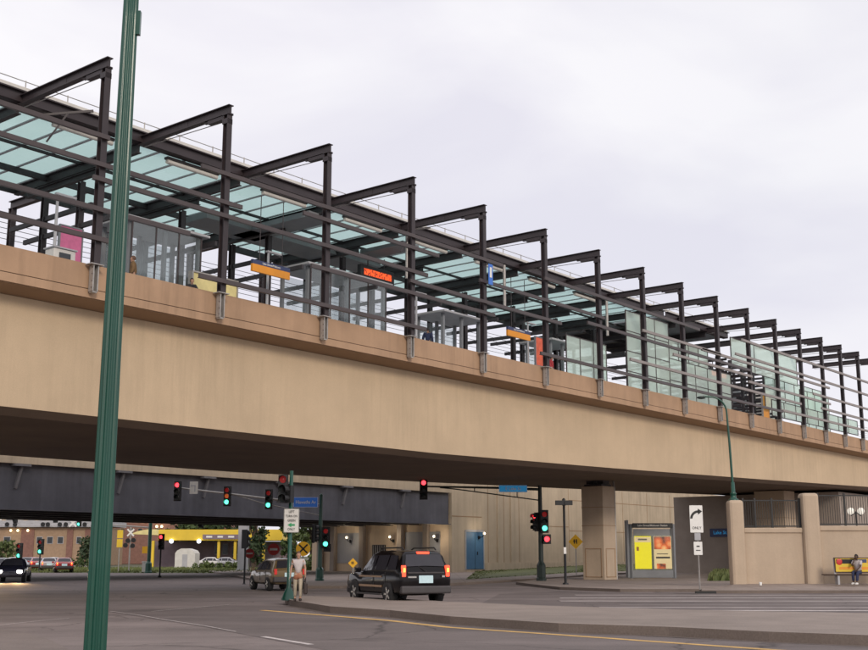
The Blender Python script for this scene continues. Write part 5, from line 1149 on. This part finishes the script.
SUV = [(-2.38, .48, 1.02, 1.06, .84, .86, .80), (-2.33, .40, 1.08, 1.18, .90, .91, .82), (-2.13, .36, 1.10, 1.66, .92, .93, .70), (-2.0, .34, 1.10, 1.745, .925, .93, .68), (-1.0, .33, 1.09, 1.775, .925, .93, .68),
       (0, .33, 1.07, 1.765, .925, .93, .68), (.35, .33, 1.06, 1.71, .925, .925, .67), (.72, .33, 1.05, 1.40, .925, .92, .73), (1.06, .33, 1.04, 1.10, .92, .91, .80), (1.9, .35, 1.0, 1.03, .91, .89, .74), (2.25, .40, .92, .95, .87, .84, .7), (2.4, .48, .78, .80, .80, .78, .66)]
SUVP = [(-2.02, -1.30, -1.30, -1.86), (-1.2, -.30, -.30, -1.2), (-.2, .86, .36, -.2)]
car('suv', 'black SUV with lit red tail lamps driving away under the viaduct', gd(396, 40.3), YAW + R_(26.0), SUV, M['carblack'], (-1.42, 1.46), .375, SUVP, (1.06, .35, .08, .92), (-2.33, -2.13, .12, .92), (M['taillit'], .10, .36, .86), M['chrome'], reflection_strip=((.93, .055), (.62, .07)), rack=True, cat='SUV')
WAG = [(-2.05, .42, .86, .92, .74, .76, .70), (-1.98, .34, .90, .98, .80, .815, .74), (-1.72, .30, .93, 1.40, .82, .83, .60), (-1.5, .29, .93, 1.46, .83, .835, .58), (-.2, .28, .91, 1.49, .83, .835, .58), (.2, .28, .90, 1.46, .83, .83, .57), (.62, .28, .90, 1.18, .83, .83, .64), (.98, .29, .90, .95, .83, .82, .72), (1.6, .31, .84, .87, .80, .78, .66), (1.92, .36, .74, .76, .76, .72, .6), (2.05, .42, .62, .64, .70, .66, .55)]
WAGP = [(-1.66, -1.02, -1.02, -1.5), (-.95, -.12, -.12, -.95), (-.05, .76, .26, -.05)]
wagv = dict(axles=(-1.28, 1.28), wr=.31, panes=WAGP, wind=(.98, .2, .08, .92), rearw=(-1.98, -1.72, .1, .92))
car('estate_car', 'gold estate car with tinted windows, partly behind the signal pole', gd(277, 56.5), YAW + R_(8 + 17), WAG, M['cargold'], tail=(M['taildim'], .02, .26, .72), head=M['chrome'], detail=True, **wagv)
SED = [(-2.2, .42, .84, .88, .72, .74, .66), (-2.1, .34, .90, .96, .82, .82, .72), (-1.55, .30, .92, 1.00, .86, .86, .72), (-1.0, .29, .92, 1.36, .87, .87, .60), (-.7, .29, .92, 1.42, .87, .87, .58), (.15, .29, .91, 1.43, .87, .87, .58), (.4, .29, .91, 1.37, .87, .87, .58), (1.1, .29, .90, .96, .86, .86, .72), (1.8, .32, .80, .84, .83, .80, .68), (2.1, .38, .70, .73, .78, .74, .6), (2.2, .44, .60, .62, .72, .68, .56)]
SEDP = [(-1.4, -.75, -.72, -.95), (-.68, .1, .1, -.68), (.16, .92, .42, .16)]
sedv = dict(axles=(-1.32, 1.38), wr=.32, panes=SEDP, wind=(1.1, .4, .06, .94), rearw=(-1.55, -1.0, .12, .94), detail=False)
car('sedan', 'dark sedan with glaring headlights coming toward the camera at the left', gd(15, 74), TOCAM + R_(13), SED, M['cardark'], tail=(M['taildim'], 0, .2, .75), head=M['headlit'], **sedv)
car('sedan', 'pale sedan with headlights on, cut off by the left picture edge', gd(-27, 60), TOCAM + R_(14), SED, M['carwhite'], tail=(M['taildim'], 0, .2, .75), head=M['headlit'], **sedv)
car('sedan', 'white sedan facing the camera behind the dark oncoming sedan', gd(4, 96), TOCAM + R_(15), SED, M['carwhite'], tail=(M['taildim'], 0, .2, .75), head=M['headlit'], **sedv)
AW = YAW + R_(20)
for px, d_, m, lb, lit_ in ((64, 116, 'carred', 'red sedan with glowing tail lamps, rightmost of the waiting cars', 1), (49, 122, 'carsilver', 'silver sedan with glowing tail lamps left of the red sedan', 1), (38, 131, 'carred', 'dark red sedan with tail lamps on, third of the waiting cars from the right', 1), (27, 140, 'cardark', 'dark sedan at the far end of the waiting cars', 1), (14, 150, 'carwhite', 'farthest pale sedan in the queue at the left edge', 1), (33, 158, 'carred', 'far red sedan in the second queue lane, small, above the dark sedan', 1), (54, 146, 'carwhite', 'white sedan partly hidden behind the silver and red sedans', 1), (-8, 138, 'carred', 'red sedan in the queue beyond the left picture edge', 1)):
    car('sedan', lb, gd(px, d_), AW, SED, M[m], tail=(M['taillit'] if lit_ else M['taildim'], .02, .32, .75), head=M['chrome'], group='cars waiting at the far signal', **sedv)
car('sedan', 'white car parked at the petrol station, left', gd(213, 160), ROADA, SED, M['carwhite'], tail=(M['taildim'], 0, .2, .75), head=M['chrome'], **sedv)
car('sedan', 'pale car parked at the petrol station between the yellow columns', gd(228, 160), ROADA, SED, M['carsilver'], tail=(M['taildim'], 0, .2, .75), head=M['chrome'], **sedv)

# the glare of the oncoming headlamps on the road
for px, d_, a in ((15, 74, 13), (-27, 60, 14)):
    for s_ in (-1, 1):
        l = bpy.data.lights.new('headlamp_beam', 'SPOT'); l.energy = 900; l.color = (1.0, .62, .28); l.spot_size = R_(46); l.spot_blend = .8; l.shadow_soft_size = .1
        o = bpy.data.objects.new('headlamp_beam', l); C.objects.link(o); f = Vector((math.cos(TOCAM + R_(a)), math.sin(TOCAM + R_(a)), 0)); w = Vector((-f.y, f.x, 0))
        o.location = gd(px, d_) + f * 2.4 + w * s_ * .6 + ZZ * .66; o.rotation_euler = (-(f * 1.0 - ZZ * .16)).to_track_quat('Z', 'Y').to_euler()

# ------------------------------------------------------------------ people
def skin(vs, es, rs, sub=1, root=0):
    me = bpy.data.meshes.new('s'); me.from_pydata(vs, es, []); o = bpy.data.objects.new('s', me); C.objects.link(o)
    o.modifiers.new('skin', 'SKIN'); sv = me.skin_vertices[0].data
    for i, r in enumerate(rs): sv[i].radius = (r if isinstance(r, tuple) else (r, r)); sv[i].use_root = (i == root)
    m = o.modifiers.new('sub', 'SUBSURF'); m.levels = m.render_levels = sub
    ev = bpy.data.meshes.new_from_object(o.evaluated_get(bpy.context.evaluated_depsgraph_get()))
    v = [x.co.copy() for x in ev.vertices]; f = [list(p.vertices) for p in ev.polygons]
    bpy.data.objects.remove(o); bpy.data.meshes.remove(me); bpy.data.meshes.remove(ev); return v, f
def hand(b, wrist, dirn, side, curl=.5):
    """palm, four bent fingers and a thumb"""
    dirn = Vector(dirn).normalized(); side = Vector(side); side = (side - dirn * side.dot(dirn)).normalized(); nrm = dirn.cross(side); w = Vector(wrist)
    R = Matrix((dirn, side, nrm)).transposed(); b.box(w + dirn * .05, (.095, .08, .03), mtx=R)
    for i, l in enumerate((.062, .074, .070, .055)):
        o = w + dirn * .095 + side * (.03 - i * .02); d1 = (dirn + nrm * curl * .5).normalized(); d2 = (dirn + nrm * curl * 1.5).normalized(); b.tube([o, o + d1 * l * .55, o + d1 * l * .55 + d2 * l * .5], [.010, .009, .006], 6)
    o = w + dirn * .03 + side * .04; d1 = (dirn * .6 + side * .8).normalized(); d2 = (dirn * .9 + side * .3 + nrm * .3).normalized(); b.tube([o, o + d1 * .04, o + d1 * .04 + d2 * .032], [.012, .011, .008], 6)
def head(b, c, face, up=ZZ, s=1.0):
    c = Vector(c); f = Vector(face).normalized(); up = Vector(up); up = (up - f * up.dot(f)).normalized(); w = f.cross(up)
    R = Matrix((f, -w, up)).transposed(); m0 = len(b.v); b.sphere((0, 0, 0), .1 * s, 0, 16, (.98, .78, 1.2))
    for v in b.v[m0:]:
        if v.z < 0: k = 1 + v.z * 1.8 / s; v.y *= max(k, .6); v.x = v.x * .94 + .01
    b.sphere((.098 * s, 0, -.01 * s), .018 * s, 0, 8, (1.1, .8, 1.3)); b.box((.088 * s, 0, -.055 * s), (.012, .042 * s, .012)); b.sphere((.06 * s, 0, -.1 * s), .035 * s, 0, 8)
    for q in (-1, 1): b.sphere((0, q * .078 * s, 0), .025 * s, 0, 8, (.8, .4, 1.2)); b.sphere((.083 * s, q * .03 * s, .022 * s), .012 * s, 0, 6)
    for v in b.v[m0:]: v.xyz = c + R @ v
def hairmesh(c, face, up, mm, parent, s=1.0):
    c = Vector(c); f = Vector(face).normalized(); up = (Vector(up) - f * Vector(up).dot(f)).normalized(); R = Matrix((f, -f.cross(up), up)).transposed(); b = MB(); b.sphere((0, 0, 0), .108 * s, 0, 16, (1.0, .82, 1.2))
    keep = [i for i, q in enumerate(b.f) if sum(b.v[j].z for j in q) / len(q) > (.03 * s if sum(b.v[j].x for j in q) / len(q) > .02 * s else -.05 * s)]
    b.f = [b.f[i] for i in keep]; b.m = [0] * len(keep); b.sm = [True] * len(keep); b.v = [c + R @ v for v in b.v]; b.build('hair', mm, parent)
def person(label, loc, rz, J, skinm, hairm, face, clothes, group=None, headup=ZZ):
    """J: joints. One continuous body; hair and clothes as children"""
    order = ['pelvis', 'waist', 'chest', 'neck', 'shl', 'ell', 'wrl', 'shr', 'elr', 'wrr', 'hipl', 'knl', 'anl', 'tol', 'hipr', 'knr', 'anr', 'tor']
    rad = dict(pelvis=(.15, .10), waist=(.13, .09), chest=(.16, .10), neck=.052, shl=.062, ell=.042, wrl=.028, shr=.062, elr=.042, wrr=.028, hipl=.088, knl=.058, anl=.038, tol=.03, hipr=.088, knr=.058, anr=.038, tor=.03)
    E = [('pelvis', 'waist'), ('waist', 'chest'), ('chest', 'neck'), ('chest', 'shl'), ('shl', 'ell'), ('ell', 'wrl'), ('chest', 'shr'), ('shr', 'elr'), ('elr', 'wrr'), ('pelvis', 'hipl'), ('hipl', 'knl'), ('knl', 'anl'), ('anl', 'tol'), ('pelvis', 'hipr'), ('hipr', 'knr'), ('knr', 'anr'), ('anr', 'tor')]
    ix = {n: i for i, n in enumerate(order)}; v, f = skin([tuple(J[n]) for n in order], [(ix[a], ix[c]) for a, c in E], [rad[n] for n in order])
    b = MB(); b.add(v, f, 0, True)
    hc = Vector(J['head']); b.tube([J['neck'], hc - Vector((0, 0, .07))], [.052, .048], 10); head(b, hc, face, headup)
    for s, a, c in ((1, 'ell', 'wrl'), (-1, 'elr', 'wrr')): hand(b, J[c], Vector(J[c]) - Vector(J[a]), Vector(face) + Vector((0, 0, .2)), .7)
    o = b.build('person', skinm); o.location = loc; o.rotation_euler = (0, 0, rz); tag(o, label, 'person', group)
    hairmesh(hc + Vector(face).normalized() * -.012 + ZZ * .01, face, headup, hairm, o)
    for nm, keys, edges, grow, m in clothes:
        kx = {n: i for i, n in enumerate(keys)}; pv = []; rr = []
        for n in keys:
            if ':' in n: a, c, q = n.split(':'); q = float(q); pv.append(tuple(Vector(J[a]).lerp(Vector(J[c]), q))); ra, rc = rad[a], rad[c]; g = lambda r: r if isinstance(r, tuple) else (r, r); rr.append(tuple(x + (y - x) * q + grow for x, y in zip(g(ra), g(rc))))
            else: pv.append(tuple(J[n])); r = rad[n]; r = r if isinstance(r, tuple) else (r, r); rr.append(tuple(x + grow for x in r))
        v, f = skin(pv, [(kx[a], kx[c]) for a, c in edges], rr); MB().add(v, f, 0, True).build(nm, m, o)
    for sd, a, c in ((1, 'anl', 'tol'), (-1, 'anr', 'tor')):
        p, q = Vector(J[a]), Vector(J[c]); dd = (q - p); dd.z = 0; dd = dd.normalized() if dd.length > .01 else Vector((1, 0, 0)); z = min(p.z, q.z)
        MB().tube([Vector((p.x, p.y, z)) - dd * .06, Vector((p.x, p.y, z)) + dd * .04, Vector((p.x, p.y, z)) + dd * .14, Vector((p.x, p.y, z)) + dd * .2], [.048, .055, .05, .035], 10).build('shoe', M['leather'] if skinm is M['skin'] else M['white'], o)
    return o
def TOP(sleeve): return ['pelvis', 'waist', 'chest', 'chest:neck:0.6', 'shl', f'shl:ell:{sleeve}', 'shr', f'shr:elr:{sleeve}'], [('pelvis', 'waist'), ('waist', 'chest'), ('chest', 'chest:neck:0.6'), ('chest', 'shl'), ('shl', f'shl:ell:{sleeve}'), ('chest', 'shr'), ('shr', f'shr:elr:{sleeve}')]
def LONGTOP(): return ['pelvis', 'waist', 'chest', 'chest:neck:0.6', 'shl', 'ell', 'ell:wrl:0.9', 'shr', 'elr', 'elr:wrr:0.9'], [('pelvis', 'waist'), ('waist', 'chest'), ('chest', 'chest:neck:0.6'), ('chest', 'shl'), ('shl', 'ell'), ('ell', 'ell:wrl:0.9'), ('chest', 'shr'), ('shr', 'elr'), ('elr', 'elr:wrr:0.9')]
def LEGS(q): return ['waist:pelvis:0.6', 'pelvis', 'hipl', 'knl', f'knl:anl:{q}', 'hipr', 'knr', f'knr:anr:{q}'], [('waist:pelvis:0.6', 'pelvis'), ('pelvis', 'hipl'), ('hipl', 'knl'), ('knl', f'knl:anl:{q}'), ('pelvis', 'hipr'), ('hipr', 'knr'), ('knr', f'knr:anr:{q}')]
def SHORTS(q): return ['waist:pelvis:0.5', 'pelvis', 'hipl', f'hipl:knl:{q}', 'hipr', f'hipr:knr:{q}'], [('waist:pelvis:0.5', 'pelvis'), ('pelvis', 'hipl'), ('hipl', f'hipl:knl:{q}'), ('pelvis', 'hipr'), ('hipr', f'hipr:knr:{q}')]
# local x forward, y left
ST = dict(pelvis=(0, 0, .93), waist=(0, 0, 1.08), chest=(.01, 0, 1.30), neck=(.0, 0, 1.47), head=(.03, 0, 1.60), shl=(0, .18, 1.40), ell=(-.03, .25, 1.13), wrl=(.06, .25, .90), shr=(0, -.18, 1.40), elr=(-.03, -.25, 1.13), wrr=(.05, -.27, .90), hipl=(0, .09, .88), knl=(.03, .10, .48), anl=(0, .11, .08), tol=(.13, .13, .04), hipr=(0, -.09, .88), knr=(.02, -.10, .48), anr=(-.02, -.10, .08), tor=(.11, -.13, .04))
pp = gp(297.5, 601.0, .19)
WALK = dict(ST); WALK.update(knl=(.12, .09, .49), anl=(.08, .09, .09), tol=(.21, .10, .05), knr=(-.02, -.09, .48), anr=(-.14, -.09, .10), tor=(-.02, -.10, .04))
person('pedestrian in white shirt, rust shorts over cream leggings, standing on the median nose', pp, TOCAM + .15, WALK, M['skin'], M['hairbrown'], (1, .05, 0), [('shirt', *TOP(.6), .022, M['shirt']), ('leggings', *LEGS(.9), .014, M['cream']), ('shorts', *SHORTS(.45), .045, M['rust'])]).scale = (.9, .9, .9)
wr_ = pp + Matrix.Rotation(TOCAM + .15, 3, 'Z') @ Vector((.09, .24, .70))
t = thing('shoulder_bag', 'dark bag hanging from the hand of the pedestrian on the median', 'bag', wr_ - ZZ * .48, TOCAM + .15)
MB().box((0, 0, .17), (.34, .12, .34)).build('body', M['leather'], t, bevel=.03); MB().tube([(-.1, 0, .33), (-.06, 0, .48), (.06, 0, .48), (.1, 0, .33)], .012, 6).build('strap', M['leather'], t)
# seated on the bench, leaning to the left, chin on hand
SIT = dict(pelvis=(-.02, 0, .56), waist=(.04, 0, .72), chest=(.10, 0, .95), neck=(.15, .0, 1.12), head=(.20, .02, 1.25), shl=(.10, .18, 1.05), ell=(.28, .22, .82), wrl=(.40, .12, .68), shr=(.12, -.17, 1.04), elr=(.34, -.14, .86), wrr=(.30, -.06, 1.08), hipl=(.02, .10, .54), knl=(.45, .14, .54), anl=(.60, .15, .10), tol=(.74, .17, .05), hipr=(.02, -.10, .54), knr=(.46, -.08, .56), anr=(.50, -.06, .10), tor=(.63, -.05, .05))
bp = BENCH + RT * (32.5 * SC) - FH * .02
person('person in white top and navy trousers sitting on the bus bench', bp, TOCAM + -.75, SIT, M['skindark'], M['hair'], (1, -.1, -.15), [('shirt', *TOP(.8), .03, M['shirt']), ('trousers', *LEGS(.9), .025, M['denim'])])
# people up on the platform
def standing(label, X, Y, rz, top, legs, hairm=None, arms=None):
    J = dict(ST)
    if arms: J.update(arms)
    person(label, (X, Y, 11.9), rz, J, M['skin'], hairm or M['hair'], (1, 0, 0), [('coat', *LONGTOP(), .035, top), ('trousers', *LEGS(.9), .02, legs)], 'people on the station platform')
standing('person in a brown coat on the platform just right of the tall green pole', 27.75, 38.1, 2.4, M['browncoat'], M['darkcloth'], M['hairbrown'])
standing('person in dark blue clothes on the platform near the fifth frame', 47.0, 38.3, .5, M['denim'], M['darkcloth'])
standing('person in red on the platform near the seventh frame', 58.6, 38.0, -1.2, M['redcloth'], M['darkcloth'])
standing('person in dark clothes on the platform behind the eleventh frame', 75.2, 37.6, -2.0, M['darkcloth'], M['darkcloth'])
standing('person in rust top on the platform behind the twelfth frame', 81.0, 37.6, -1.6, M['rust'], M['darkcloth'])
S2 = {k: (v[0], v[1], v[2] - .05) for k, v in SIT.items()}; S2.update(head=(.16, 0, 1.2))
tb = thing('platform_bench', 'dark platform bench hidden behind the parapet near the second frame', 'bench', (31.4, 38.4, 11.9)); MB().box((0, 0, .47), (1.5, .42, .05)).build('seat', M['wood'], tb)
for x in (-.6, .6): MB().box((x, 0, .22), (.06, .36, .44)).build('leg', M['galv'], tb)
person('dark haired person sitting on the platform, head just above the parapet', (31.0, 38.45, 12.0), -1.9, S2, M['skin'], M['hair'], (1, 0, 0), [('coat', *LONGTOP(), .035, M['darkcloth']), ('trousers', *LEGS(.9), .02, M['denim'])], 'people on the station platform')
